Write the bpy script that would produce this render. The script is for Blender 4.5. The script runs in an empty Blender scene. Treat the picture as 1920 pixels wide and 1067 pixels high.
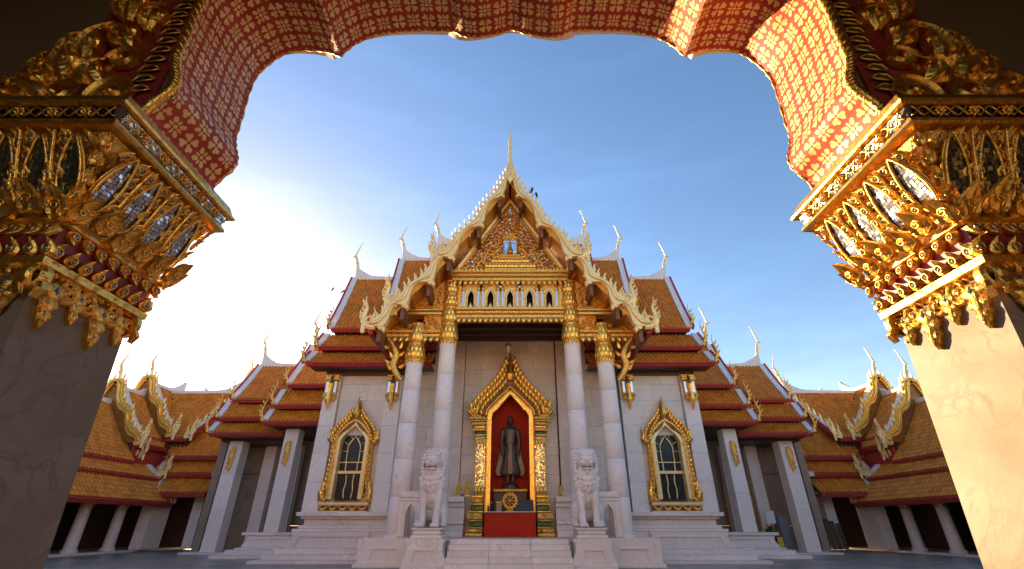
import bpy, math, random
from mathutils import Vector, Matrix
random.seed(7)
R = math.radians
sc = bpy.context.scene
col = sc.collection

# ------------------------------------------------------------------ camera, sky, sun, exposure
PITCH = math.atan(454 / 853)
cd = bpy.data.cameras.new('camera'); cam = bpy.data.objects.new('camera', cd); col.objects.link(cam)
cd.sensor_width = 36; cd.lens = 36 * 853 / 1920; cd.clip_start = 0.05; cd.clip_end = 5000
cam.location = (0, 0, 1.3); cam.rotation_euler = (R(90) + PITCH, 0, R(0.1))
sc.camera = cam

SUN_AZ, SUN_EL = R(-37.5), R(14.5)          # azimuth from +Y, negative = to the left
world = bpy.data.worlds.new('World'); sc.world = world; world.use_nodes = True
wn = world.node_tree; wn.nodes.clear()
sky = wn.nodes.new('ShaderNodeTexSky'); sky.sky_type = 'NISHITA'; sky.sun_disc = False
sky.sun_elevation = SUN_EL; sky.sun_rotation = SUN_AZ
sky.air_density = 1.0; sky.dust_density = 0.35; sky.ozone_density = 2.2
bg = wn.nodes.new('ShaderNodeBackground'); bg.inputs['Strength'].default_value = 0.070
wo = wn.nodes.new('ShaderNodeOutputWorld')
hsv = wn.nodes.new('ShaderNodeHueSaturation'); hsv.inputs['Saturation'].default_value = 1.2
wbal = wn.nodes.new('ShaderNodeMix'); wbal.data_type = 'RGBA'; wbal.blend_type = 'MULTIPLY'; wbal.inputs[0].default_value = 1; wbal.inputs[7].default_value = (1.22, 0.87, 0.775, 1)   # camera white balance
wn.links.new(sky.outputs[0], hsv.inputs['Color'])
# thin uneven cloud low in the sky, the same all round the horizon
tcw = wn.nodes.new('ShaderNodeTexCoord'); mpw = wn.nodes.new('ShaderNodeMapping'); mpw.inputs['Scale'].default_value = (1, 1, 4.5)
nzw = wn.nodes.new('ShaderNodeTexNoise'); nzw.inputs['Scale'].default_value = 3.2; nzw.inputs['Detail'].default_value = 7; nzw.inputs['Roughness'].default_value = 0.6
rmw = wn.nodes.new('ShaderNodeMapRange'); rmw.inputs[1].default_value = 0.50; rmw.inputs[2].default_value = 0.80; rmw.inputs[3].default_value = 1.0; rmw.inputs[4].default_value = 1.14
mlw = wn.nodes.new('ShaderNodeVectorMath'); mlw.operation = 'SCALE'
wn.links.new(tcw.outputs['Generated'], mpw.inputs['Vector']); wn.links.new(mpw.outputs[0], nzw.inputs['Vector']); wn.links.new(nzw.outputs['Fac'], rmw.inputs[0])
wn.links.new(hsv.outputs[0], mlw.inputs[0]); wn.links.new(rmw.outputs[0], mlw.inputs['Scale']); wn.links.new(mlw.outputs[0], wbal.inputs[6]); wn.links.new(wbal.outputs[2], bg.inputs['Color']); wn.links.new(bg.outputs[0], wo.inputs['Surface'])
sl = bpy.data.lights.new('sun', 'SUN'); sl.energy = 2.7; sl.angle = R(0.5); sl.color = (1.0, 0.72, 0.40)
so = bpy.data.objects.new('sun', sl); col.objects.link(so)
sd = Vector((math.sin(SUN_AZ) * math.cos(SUN_EL), math.cos(SUN_AZ) * math.cos(SUN_EL), math.sin(SUN_EL)))
so.rotation_euler = sd.to_track_quat('Z', 'Y').to_euler(); so.location = sd * 60
sc.view_settings.view_transform = 'Standard'; sc.view_settings.look = 'None'
sc.view_settings.gamma = 1; sc.view_settings.use_curve_mapping = False
sc.view_settings.exposure = 2.5
sc.render.engine = 'CYCLES'
sc.cycles.use_denoising = True
sc.cycles.max_bounces = 8; sc.cycles.diffuse_bounces = 4; sc.cycles.glossy_bounces = 4
sc.cycles.sample_clamp_indirect = 6

# ------------------------------------------------------------------ material helpers
class NT:
    def __init__(s, name):
        s.mat = bpy.data.materials.new(name); s.mat.use_nodes = True
        s.t = s.mat.node_tree; s.b = s.t.nodes['Principled BSDF']
    def n(s, typ, **kw):
        x = s.t.nodes.new('ShaderNode' + typ)
        for k, v in kw.items(): setattr(x, k, v)
        return x
    def put(s, sock, val):
        if isinstance(val, bpy.types.NodeSocket): s.t.links.new(val, sock)
        elif isinstance(val, tuple) and len(val) == 3 and sock.type == 'RGBA': sock.default_value = (*val, 1)
        else: sock.default_value = val
    def m(s, op, a, b=0.0, c=0.0):
        x = s.n('Math', operation=op); s.put(x.inputs[0], a); s.put(x.inputs[1], b)
        if op in ('MULTIPLY_ADD', 'SMOOTH_MIN', 'COMPARE'): s.put(x.inputs[2], c)
        return x.outputs[0]
    def mix(s, f, a, b):
        x = s.n('Mix', data_type='RGBA'); s.put(x.inputs[0], f); s.put(x.inputs[6], a); s.put(x.inputs[7], b); return x.outputs[2]
    def ramp(s, f, a, b):
        x = s.n('MapRange', interpolation_type='SMOOTHSTEP'); s.put(x.inputs[0], f); x.inputs[1].default_value = a; x.inputs[2].default_value = b
        return x.outputs[0]
    def noise(s, vec, scale, detail=3, rough=0.5, dist=0.0):
        x = s.n('TexNoise'); s.put(x.inputs['Vector'], vec); x.inputs['Scale'].default_value = scale
        x.inputs['Detail'].default_value = detail; x.inputs['Roughness'].default_value = rough; x.inputs['Distortion'].default_value = dist
        return x.outputs['Fac']
    def voro(s, vec, scale, feature='F1', rnd=1.0):
        x = s.n('TexVoronoi', feature=feature); s.put(x.inputs['Vector'], vec); x.inputs['Scale'].default_value = scale
        x.inputs['Randomness'].default_value = rnd
        return x.outputs['Distance']
    def pos(s): return s.n('NewGeometry').outputs['Position']
    def island(s): return s.n('NewGeometry').outputs['Random Per Island']
    def orand(s): return s.n('ObjectInfo').outputs['Random']
    def shifted(s):
        v = s.n('VectorMath', operation='SCALE'); cx = s.n('CombineXYZ')
        r = s.orand(); s.put(cx.inputs[0], r); s.put(cx.inputs[1], s.m('MULTIPLY', r, 1.7)); s.put(cx.inputs[2], s.m('MULTIPLY', r, 2.9))
        s.put(v.inputs[0], cx.outputs[0]); v.inputs['Scale'].default_value = 37.0
        a = s.n('VectorMath', operation='ADD'); s.put(a.inputs[0], s.pos()); s.put(a.inputs[1], v.outputs[0]); return a.outputs[0]
    def bump(s, h, strength, dist=0.02):
        x = s.n('Bump'); s.put(x.inputs['Height'], h); x.inputs['Strength'].default_value = strength; x.inputs['Distance'].default_value = dist
        s.t.links.new(x.outputs[0], s.b.inputs['Normal'])
    def set(s, **kw):
        names = dict(color='Base Color', rough='Roughness', metal='Metallic', spec='Specular IOR Level', coat='Coat Weight', alpha='Alpha', trans='Transmission Weight')
        for k, v in kw.items(): s.put(s.b.inputs[names[k]], v)
        return s.mat

def m_marble(name, lo, hi, vein, rough=0.35, spec=0.4, var=0.2, stain=(0.42, 0.33, 0.22), stain_amt=0.35):
    t = NT(name); v = t.shifted()
    n1 = t.noise(v, 0.9, 5, 0.6, 1.2)
    n2 = t.noise(v, 1.7, 6, 0.55, 2.5)
    ridge = t.m('ABSOLUTE', t.m('SUBTRACT', n2, 0.5))
    vm = t.m('MULTIPLY', t.m('SUBTRACT', 1.0, t.ramp(ridge, 0.0, 0.05)), t.ramp(n1, 0.4, 0.62))
    c = t.mix(t.ramp(n1, 0.3, 0.72), lo, hi)
    br = t.m('MULTIPLY_ADD', t.orand(), var, 1 - var / 2)
    hs = t.n('HueSaturation'); t.put(hs.inputs['Value'], br); t.put(hs.inputs['Color'], c)
    c = t.mix(t.m('MULTIPLY', vm, 0.6), hs.outputs[0], vein)
    st = t.m('MULTIPLY', t.ramp(t.noise(t.pos(), 0.55, 5, 0.65), 0.5, 0.78), stain_amt)
    c = t.mix(st, c, stain)
    t.bump(t.noise(v, 26, 4, 0.6), 0.10, 0.01)
    return t.set(color=c, spec=spec, rough=t.m('MULTIPLY_ADD', t.noise(t.pos(), 2.2, 3), 0.3, rough - 0.12))

def m_gold(name, c1, c2, rough=0.3, metal=1.0, bscale=9.0, bstr=0.5, bdist=0.03, kind='noise', wear=(0.5, 0.72)):
    t = NT(name); p = t.pos()
    w = t.ramp(t.noise(p, bscale * 0.45, 4, 0.6), *wear)
    c = t.mix(w, c1, c2)
    if kind == 'carve':
        h = t.m('ADD', t.m('MULTIPLY', t.voro(p, bscale, 'SMOOTH_F1'), 1.0), t.m('MULTIPLY', t.noise(p, bscale * 2.2, 4, 0.6, 0.8), 0.6))
    else: h = t.noise(p, bscale, 4, 0.6, 0.6)
    t.bump(h, bstr, bdist)
    return t.set(color=c, metal=metal, rough=t.m('MULTIPLY_ADD', w, 0.25, rough))

def m_plain(name, c, rough=0.5, metal=0.0, var=0.25, scale=3.0, bump=0.1, **kw):
    t = NT(name); n = t.noise(t.pos(), scale, 5, 0.6)
    hs = t.n('HueSaturation'); t.put(hs.inputs['Value'], t.m('MULTIPLY_ADD', n, 2 * var, 1 - var)); t.put(hs.inputs['Color'], c)
    if bump: t.bump(t.noise(t.pos(), scale * 8, 4), bump, 0.01)
    return t.set(color=hs.outputs[0], rough=rough, metal=metal, **kw)

def m_tile(name):
    t = NT(name); r = t.island()
    c = t.mix(t.ramp(r, 0.0, 1.0), (0.54, 0.18, 0.019), (0.68, 0.26, 0.030))
    c = t.mix(t.m('MULTIPLY', t.ramp(t.noise(t.pos(), 0.8, 5, 0.65), 0.5, 0.75), 0.45), c, (0.24, 0.09, 0.02))
    return t.set(color=c, rough=t.m('MULTIPLY_ADD', r, 0.2, 0.36), spec=0.22)

def m_mosaic(name, c1, c2, metal=0.95, rough=0.05):
    t = NT(name); r = t.island()
    return t.set(color=t.mix(r, c1, c2), metal=metal, rough=t.m('MULTIPLY_ADD', r, 0.12, rough))

def m_lacquer(name):
    t = NT(name)
    uv = t.n('UVMap').outputs[0]
    nz = t.n('TexNoise'); t.put(nz.inputs['Vector'], uv); nz.inputs['Scale'].default_value = 38; nz.inputs['Detail'].default_value = 3
    sub = t.n('VectorMath', operation='SUBTRACT'); t.put(sub.inputs[0], nz.outputs['Color']); sub.inputs[1].default_value = (0.5, 0.5, 0.5)
    sca = t.n('VectorMath', operation='SCALE'); t.put(sca.inputs[0], sub.outputs[0]); sca.inputs['Scale'].default_value = 0.014
    add = t.n('VectorMath', operation='ADD'); t.put(add.inputs[0], uv); t.put(add.inputs[1], sca.outputs[0])
    sep = t.n('SeparateXYZ'); t.put(sep.inputs[0], add.outputs[0])
    X = t.m('DIVIDE', sep.outputs[0], 0.126); Y = t.m('DIVIDE', sep.outputs[1], 0.126)
    ix, iy = t.m('FLOOR', X), t.m('FLOOR', Y)
    ax = t.m('ABSOLUTE', t.m('SUBTRACT', t.m('SUBTRACT', X, ix), 0.5)); ay = t.m('ABSOLUTE', t.m('SUBTRACT', t.m('SUBTRACT', Y, iy), 0.5))
    par = t.m('FLOORED_MODULO', t.m('ADD', ix, iy), 2.0)
    def ell(a, ca, ra, b, rb):
        return t.m('ADD', t.m('POWER', t.m('DIVIDE', t.m('SUBTRACT', a, ca), ra), 2.0), t.m('POWER', t.m('DIVIDE', b, rb), 2.0))
    da = t.m('MULTIPLY', t.m('ADD', ax, ay), 0.7071); db = t.m('ABSOLUTE', t.m('MULTIPLY', t.m('SUBTRACT', ax, ay), 0.7071))
    # four broad lobes: a big disc with two side lobes
    lob = t.m('MINIMUM', ell(da, 0.28, 0.155, db, 0.115), ell(da, 0.35, 0.12, t.m('SUBTRACT', db, 0.097), 0.10))
    lob = t.m('MINIMUM', lob, ell(da, 0.22, 0.15, db, 0.10))
    A = t.m('MULTIPLY', t.m('LESS_THAN', lob, 1.0), t.m('GREATER_THAN', t.m('MINIMUM', ax, ay), 0.028))
    mj, mn = t.m('MAXIMUM', ax, ay), t.m('MINIMUM', ax, ay)
    r = t.m('SQRT', t.m('ADD', t.m('MULTIPLY', ax, ax), t.m('MULTIPLY', ay, ay)))
    B = t.m('MINIMUM', ell(da, 0.36, 0.17, db, 0.115), ell(mj, 0.27, 0.14, mn, 0.062))
    B = t.m('MAXIMUM', t.m('LESS_THAN', B, 1.0), t.m('LESS_THAN', r, 0.10))
    mk = t.m('ADD', t.m('MULTIPLY', A, par), t.m('MULTIPLY', B, t.m('SUBTRACT', 1.0, par)))
    wear = t.noise(t.pos(), 14, 5, 0.7)
    mk = t.m('MULTIPLY', mk, t.ramp(wear, 0.26, 0.40))
    red = t.mix(t.ramp(t.noise(t.pos(), 5, 5, 0.6), 0.35, 0.7), (0.42, 0.042, 0.020), (0.54, 0.080, 0.036))
    gld = t.mix(t.ramp(t.noise(t.pos(), 9, 4), 0.35, 0.65), (0.96, 0.70, 0.29), (0.85, 0.55, 0.18))
    t.bump(t.m('ADD', t.m('MULTIPLY', mk, 0.3), t.noise(t.pos(), 7, 5, 0.6)), 0.25, 0.02)
    return t.set(color=t.mix(mk, red, gld), metal=t.m('MULTIPLY', mk, 0.1), rough=t.m('MULTIPLY_ADD', mk, -0.15, 0.55), spec=0.25)

def m_floor(name):
    t = NT(name); v = t.shifted()
    n = t.noise(v, 1.3, 5, 0.6, 1.0)
    c = t.mix(t.ramp(n, 0.3, 0.7), (0.24, 0.20, 0.16), (0.38, 0.33, 0.27))
    hs = t.n('HueSaturation'); t.put(hs.inputs['Value'], t.m('MULTIPLY_ADD', t.orand(), 0.4, 0.75)); t.put(hs.inputs['Color'], c)
    return t.set(color=hs.outputs[0], rough=t.m('MULTIPLY_ADD', t.noise(t.pos(), 0.8, 4), 0.22, 0.24), spec=0.18)

def m_glass(name):
    t = NT(name); n = t.voro(t.pos(), 7.0)
    return t.set(color=t.mix(n, (0.010, 0.018, 0.022), (0.035, 0.05, 0.055)), rough=0.2, spec=0.2)

MARBLE = m_marble('grey_marble', (0.76, 0.69, 0.63), (0.87, 0.79, 0.72), (0.52, 0.47, 0.42))
MARBLE_W = m_marble('white_marble', (0.80, 0.73, 0.66), (0.88, 0.81, 0.74), (0.60, 0.54, 0.49), stain_amt=0.18, var=0.09)
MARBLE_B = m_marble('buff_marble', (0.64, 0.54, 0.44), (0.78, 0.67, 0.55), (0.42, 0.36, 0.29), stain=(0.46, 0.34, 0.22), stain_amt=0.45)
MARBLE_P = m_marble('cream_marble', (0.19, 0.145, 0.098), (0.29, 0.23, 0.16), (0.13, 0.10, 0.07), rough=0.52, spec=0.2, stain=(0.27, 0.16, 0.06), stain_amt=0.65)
GOLD = m_gold('gold_leaf', (0.93, 0.54, 0.11), (0.70, 0.34, 0.05), 0.30, 1.0, 22, 0.35, 0.02)
GOLD_C = m_gold('carved_gold', (0.92, 0.60, 0.16), (0.52, 0.25, 0.05), 0.30, 1.0, 11, 0.9, 0.06, 'carve')
GOLD_F = m_gold('fine_carved_gold', (0.94, 0.55, 0.12), (0.45, 0.19, 0.04), 0.27, 1.0, 42, 0.8, 0.02, 'carve')
GOLD_P = m_gold('pale_gold', (0.92, 0.72, 0.33), (0.82, 0.57, 0.19), 0.38, 0.35, 8, 0.25, 0.02)
GOLD_N = m_gold('near_gold', (0.95, 0.56, 0.12), (0.42, 0.18, 0.035), 0.29, 1.0, 48, 0.5, 0.010)
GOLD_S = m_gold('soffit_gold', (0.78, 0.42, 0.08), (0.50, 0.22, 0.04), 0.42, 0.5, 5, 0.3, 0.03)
GOLD_D = m_gold('dark_gold_ground_and_shade', (0.30, 0.13, 0.025), (0.14, 0.05, 0.012), 0.5, 0.4, 9, 0.4, 0.03)  # dark ground; on the flame gables it carries the shade between leaves
MARBLE_D = m_marble('shade_darkened_marble', (0.26, 0.20, 0.145), (0.36, 0.285, 0.21), (0.2, 0.15, 0.1))  # marble with the deep shade of the wings put into its colour
TILE = m_tile('glazed_tile')
EAVE = m_plain('red_painted_wood', (0.42, 0.055, 0.045), 0.55, spec=0.2, var=0.3, scale=4)
REDW = m_plain('red_lacquer', (0.50, 0.030, 0.008), 0.6, spec=0.15, var=0.3, scale=2)
REDB = m_plain('dark_red_ground', (0.22, 0.022, 0.020), 0.45, var=0.4, scale=14)
WHITE = m_plain('white_plaster', (0.74, 0.73, 0.72), 0.6, var=0.14, scale=1.5)
BROWN = m_plain('brown_plaster', (0.12, 0.075, 0.038), 0.7, var=0.4, scale=1.6)
DARKW = m_plain('dark_wood', (0.095, 0.048, 0.028), 0.5, var=0.35, scale=3)
DARK = m_plain('dark_interior', (0.03, 0.025, 0.022), 0.8, var=0.3, scale=2)
BRONZE = m_plain('dark_bronze', (0.11, 0.088, 0.075), 0.38, 0.75, var=0.5, scale=3.5, bump=0.25)
STONE_W = m_marble('carved_white_marble', (0.76, 0.69, 0.63), (0.86, 0.80, 0.74), (0.55, 0.50, 0.47), rough=0.45, stain_amt=0.25)
MIRROR = m_mosaic('mirror_glass', (0.88, 0.90, 0.92), (0.66, 0.70, 0.74), 0.75, 0.15)
MIRROR_G = m_mosaic('green_mirror_glass', (0.16, 0.17, 0.10), (0.30, 0.30, 0.22))
MIRROR_B = m_mosaic('blue_mirror_glass', (0.03, 0.035, 0.12), (0.10, 0.10, 0.24))
GROUT = m_plain('dark_grout', (0.10, 0.075, 0.05), 0.7, var=0.3, scale=20)
JEWEL = m_plain('grey_glass_jewel', (0.20, 0.21, 0.22), 0.08, 0.6, var=0.3, scale=30, bump=0)
GREEN_G = m_plain('green_enamel', (0.02, 0.10, 0.035), 0.2, 0.3, var=0.4, scale=20)
GLASS = m_glass('dark_leaded_glass')
LACQ = m_lacquer('gilded_red_lacquer')
FLOOR = m_floor('polished_floor')
BLACK = m_plain('black_board', (0.02, 0.022, 0.024), 0.4, var=0.2, scale=10)
LEAF = m_plain('green_leaf', (0.05, 0.10, 0.02), 0.5, var=0.5, scale=12)
YELL = m_plain('yellow_cloth', (0.70, 0.42, 0.03), 0.6, var=0.25, scale=10)
PAPER = m_plain('white_paper', (0.72, 0.72, 0.70), 0.7, var=0.06, scale=3)
GREY = m_plain('grey_panel', (0.20, 0.22, 0.24), 0.5, var=0.1, scale=3)
BLUE = m_plain('blue_plastic', (0.03, 0.10, 0.40), 0.4, var=0.1)
BIRD = m_plain('black_feather', (0.015, 0.015, 0.016), 0.6)

# ------------------------------------------------------------------ mesh helpers
V = Vector
T = Matrix.Translation
WPOS = {}
class MB:
    def __init__(s, M=None):
        s.v, s.f, s.m, s.sm, s.uv = [], [], [], [], None
        s.M = M or Matrix()
    def add(s, vs, fs, mat=0, smooth=False, M=None):
        X = s.M @ M if M is not None else s.M
        o = len(s.v); s.v.extend(X @ V(p) for p in vs)
        flip = X.determinant() < 0
        for f in fs:
            g = tuple(o + i for i in f)
            s.f.append(g[::-1] if flip else g); s.m.append(mat); s.sm.append(smooth)
        return s
    def box(s, x0, x1, y0, y1, z0, z1, mat=0, ch=0.0, M=None):
        if x0 > x1: x0, x1 = x1, x0
        if y0 > y1: y0, y1 = y1, y0
        c = min(ch, (x1 - x0) * .45, (y1 - y0) * .45, (z1 - z0) * .45)
        if c <= 0:
            vs = [(x, y, z) for z in (z0, z1) for y in (y0, y1) for x in (x0, x1)]
            fs = [(0, 2, 3, 1), (4, 5, 7, 6), (0, 1, 5, 4), (2, 6, 7, 3), (0, 4, 6, 2), (1, 3, 7, 5)]
            return s.add(vs, fs, mat, False, M)
        ids, vs = {}, []
        for a in (0, 1):
            for b in (0, 1):
                for d in (0, 1):
                    q = ((x0, x1)[a], (y0, y1)[b], (z0, z1)[d]); k = (c if a == 0 else -c, c if b == 0 else -c, c if d == 0 else -c)
                    for ax in range(3):   # vertex lying on the face normal to ax
                        p = list(q)
                        for o in range(3):
                            if o != ax: p[o] += k[o]
                        ids[(a, b, d, ax)] = len(vs); vs.append(p)
        I = lambda a, b, d, ax: ids[(a, b, d, ax)]
        fs = []
        for e in (0, 1):
            q = [I(e, 0, 0, 0), I(e, 1, 0, 0), I(e, 1, 1, 0), I(e, 0, 1, 0)]; fs.append(q if e else q[::-1])
            q = [I(0, e, 0, 1), I(0, e, 1, 1), I(1, e, 1, 1), I(1, e, 0, 1)]; fs.append(q if e else q[::-1])
            q = [I(0, 0, e, 2), I(1, 0, e, 2), I(1, 1, e, 2), I(0, 1, e, 2)]; fs.append(q if e else q[::-1])
        for a in (0, 1):
            for b in (0, 1):
                q = [I(a, b, 0, 0), I(a, b, 0, 1), I(a, b, 1, 1), I(a, b, 1, 0)]; fs.append(q if a != b else q[::-1])
                q = [I(a, 0, b, 0), I(a, 1, b, 0), I(a, 1, b, 2), I(a, 0, b, 2)]; fs.append(q if a != b else q[::-1])
                q = [I(0, a, b, 1), I(0, a, b, 2), I(1, a, b, 2), I(1, a, b, 1)]; fs.append(q if a != b else q[::-1])
                for d in (0, 1):
                    q = [I(a, b, d, 0), I(a, b, d, 1), I(a, b, d, 2)]; fs.append(q if (a + b + d) % 2 else q[::-1])
        return s.add(vs, fs, mat, False, M)
    def prism(s, poly, plane, a0, a1, mat=0, M=None, mat_side=None):
        mk = {'xz': lambda p, a: (p[0], a, p[1]), 'yz': lambda p, a: (a, p[0], p[1]), 'xy': lambda p, a: (p[0], p[1], a)}[plane]
        n = len(poly)
        ar = sum(poly[i][0] * poly[(i + 1) % n][1] - poly[(i + 1) % n][0] * poly[i][1] for i in range(n))
        if ar < 0: poly = poly[::-1]
        if plane == 'xz': a0, a1 = max(a0, a1), min(a0, a1)
        else: a0, a1 = min(a0, a1), max(a0, a1)
        vs = [mk(p, a0) for p in poly] + [mk(p, a1) for p in poly]
        s.add(vs, [tuple(range(n))[::-1], tuple(range(n, 2 * n))], mat, False, M)
        return s.add(vs, [(i, (i + 1) % n, n + (i + 1) % n, n + i) for i in range(n)], mat if mat_side is None else mat_side, False, M)
    def strip(s, A, B, plane, a0, a1, mat=0, M=None):
        """solid band between two polylines of equal length, extruded"""
        mk = {'xz': lambda p, a: (p[0], a, p[1]), 'yz': lambda p, a: (a, p[0], p[1])}[plane]
        n = len(A); vs = []
        for a in (a0, a1): vs += [mk(p, a) for p in A] + [mk(p, a) for p in B]
        fs = []
        for i in range(n - 1):
            fs += [(i, i + 1, n + i + 1, n + i), (2 * n + i, 3 * n + i, 3 * n + i + 1, 2 * n + i + 1),
                   (i, 2 * n + i, 2 * n + i + 1, i + 1), (n + i, n + i + 1, 3 * n + i + 1, 3 * n + i)]
        fs += [(0, n, 3 * n, 2 * n), (n - 1, 3 * n - 1, 4 * n - 1, 2 * n - 1)]
        return s.add(vs, fs, mat, False, M)
    def lathe(s, prof, n=20, cx=0, cy=0, mat=0, smooth=True, M=None, sx=1, sy=1):
        vs = []
        for r, z in prof:
            for k in range(n):
                a = 2 * math.pi * k / n; vs.append((cx + sx * r * math.cos(a), cy + sy * r * math.sin(a), z))
        fs = [(i * n + k, i * n + (k + 1) % n, (i + 1) * n + (k + 1) % n, (i + 1) * n + k) for i in range(len(prof) - 1) for k in range(n)]
        s.add(vs, fs, mat, smooth, M)
        m = len(prof) - 1
        s.add([vs[k] for k in range(n)], [tuple(range(n))[::-1]], mat, False, M)
        return s.add([vs[m * n + k] for k in range(n)], [tuple(range(n))], mat, False, M)
    def ball(s, c, r, n=10, mat=0, M=None):
        rx, ry, rz = r if isinstance(r, tuple) else (r, r, r); vs, fs = [], []; h = n // 2 + 1
        for i in range(h + 1):
            b = math.pi * i / h - math.pi / 2
            for k in range(n):
                a = 2 * math.pi * k / n; vs.append((c[0] + rx * math.cos(b) * math.cos(a), c[1] + ry * math.cos(b) * math.sin(a), c[2] + rz * math.sin(b)))
        fs = [(i * n + k, i * n + (k + 1) % n, (i + 1) * n + (k + 1) % n, (i + 1) * n + k) for i in range(h) for k in range(n)]
        return s.add(vs, fs, mat, True, M)
    def tube(s, pts, rad, n=8, mat=0, M=None, flat=1.0, closed=False):
        pts = [V(p) for p in pts]; m = len(pts)
        if not isinstance(rad, (list, tuple)): rad = [rad] * m
        vs = []; ref = None
        for i, p in enumerate(pts):
            d = (pts[(i + 1) % m] - pts[i - 1]) if closed else (pts[min(i + 1, m - 1)] - pts[max(i - 1, 0)])
            d = d.normalized() if d.length > 1e-9 else V((0, 0, 1))
            if ref is None: ref = V((0, 1, 0)) if abs(d.y) < .9 else V((1, 0, 0))
            u = (ref - d * ref.dot(d)).normalized(); w = d.cross(u); ref = u
            for k in range(n):
                a = 2 * math.pi * k / n; vs.append(p + u * (rad[i] * flat * math.cos(a)) + w * (rad[i] * math.sin(a)))
        fs = [(i * n + k, i * n + (k + 1) % n, ((i + 1) % m) * n + (k + 1) % n, ((i + 1) % m) * n + k) for i in range(m if closed else m - 1) for k in range(n)]
        if not closed: fs += [tuple(range(n))[::-1], tuple(range((m - 1) * n, m * n))]
        return s.add(vs, fs, mat, True, M)
    def blade(s, pts, ws, hs, nrm=(0, -1, 0), mat=0, th=0.01, M=None, smooth=False, pf=(0, .75, 1)):
        """carved leaf: ridged front, flat back; half-widths ws, ridge heights hs"""
        pts = [V(p) for p in pts]; nv = V(nrm).normalized(); m = len(pts); vs = []
        for i, p in enumerate(pts):
            d = (pts[min(i + 1, m - 1)] - pts[max(i - 1, 0)]); d = d.normalized() if d.length > 1e-9 else V((0, 0, 1))
            sd_ = d.cross(nv); sd_ = sd_.normalized() if sd_.length > 1e-6 else V((1, 0, 0))
            w = max(ws[i], 1e-4)
            e, k_, c_ = pf; ko = .45 if k_ > e else .68
            vs += [p - sd_ * w + nv * hs[i] * e, p - sd_ * w * ko + nv * hs[i] * k_, p + nv * hs[i] * c_, p + sd_ * w * ko + nv * hs[i] * k_, p + sd_ * w + nv * hs[i] * e, p + sd_ * w - nv * th, p - sd_ * w - nv * th]
        fs = []
        for i in range(m - 1):
            a, b = i * 7, i * 7 + 7
            for k in range(7): fs.append((a + k, a + (k + 1) % 7, b + (k + 1) % 7, b + k))
        fs += [tuple(range(7))[::-1], tuple(range((m - 1) * 7, m * 7))]
        return s.add(vs, fs, mat, smooth, M)
    def mesh(s, name, mats, centre=True):
        me = bpy.data.meshes.new(name)
        c = V((0, 0, 0))
        if centre and s.v:
            lo = [min(p[i] for p in s.v) for i in range(3)]; hi = [max(p[i] for p in s.v) for i in range(3)]
            c = V(((lo[0] + hi[0]) / 2, (lo[1] + hi[1]) / 2, lo[2]))
        me.from_pydata([tuple(p - c) for p in s.v], [], s.f)
        for mt in mats: me.materials.append(mt)
        me.polygons.foreach_set('material_index', s.m); me.polygons.foreach_set('use_smooth', s.sm)
        if s.uv:
            l = me.uv_layers.new(name='UVMap'); l.data.foreach_set('uv', [c_ for f in s.f for i in f for c_ in s.uv[i]])
        me.update()
        return me, c
    def build(s, name, mats, parent=None, kind=None, label=None):
        me, c = s.mesh(name, mats if isinstance(mats, (list, tuple)) else [mats])
        return put(name, me, parent, T(c), kind, label)

def put(name, me, parent=None, M=None, kind=None, label=None):
    o = bpy.data.objects.new(name, me); col.objects.link(o)
    M = M if M is not None else Matrix()
    w = M.to_translation(); WPOS[o.name] = w
    if parent is not None:
        o.parent = parent; M = T(-WPOS[parent.name]) @ M
    o.matrix_local = M
    if kind: o['kind'] = kind
    if label: o['label'] = label
    return o

def thing(name, label, cat, loc, group=None):
    o = bpy.data.objects.new(name, None); col.objects.link(o); o.location = loc; o.empty_display_size = 0.3
    WPOS[o.name] = V(loc); tag(o, label, cat, group); return o
def part_empty(name, loc, parent):
    o = bpy.data.objects.new(name, None); col.objects.link(o); WPOS[o.name] = V(loc)
    o.parent = parent; o.location = V(loc) - WPOS[parent.name]; o.empty_display_size = 0.2; return o
def tag(o, label, cat, group=None):
    o['label'] = label; o['category'] = cat
    if group: o['group'] = group
    return o
def curve(pts, n):
    """Catmull-Rom through 2D/3D points, n samples per span"""
    P = [V(p if len(p) == 3 else (p[0], p[1], 0)) for p in pts]; out = []
    for i in range(len(P) - 1):
        a, b, c, d = P[max(i - 1, 0)], P[i], P[i + 1], P[min(i + 2, len(P) - 1)]
        for k in range(n):
            t = k / n
            out.append(.5 * ((2 * b) + (c - a) * t + (2 * a - 5 * b + 4 * c - d) * t * t + (3 * b - a - 3 * c + d) * t ** 3))
    out.append(P[-1])
    return out
def curve2(pts, n): return [(p.x, p.y) for p in curve(pts, n)]
def face_mat(o, n, tilt=None):
    """local x along the face, local -y out of the face, local z up"""
    n = V(n).normalized(); t = V((-n.y, n.x, 0)); up = V((0, 0, 1)) if tilt is None else V(tilt).normalized()
    y = up.cross(t).normalized()
    M = Matrix((t, y, up)).transposed().to_4x4(); M.translation = V(o); return M
def spiral(cx, cz, r0, r1, a0, a1, n, y=0.0):
    out = []
    for i in range(n + 1):
        t = i / n; r = r0 + (r1 - r0) * t; a = a0 + (a1 - a0) * t
        out.append((cx + r * math.cos(a), y, cz + r * math.sin(a)))
    return out

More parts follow.
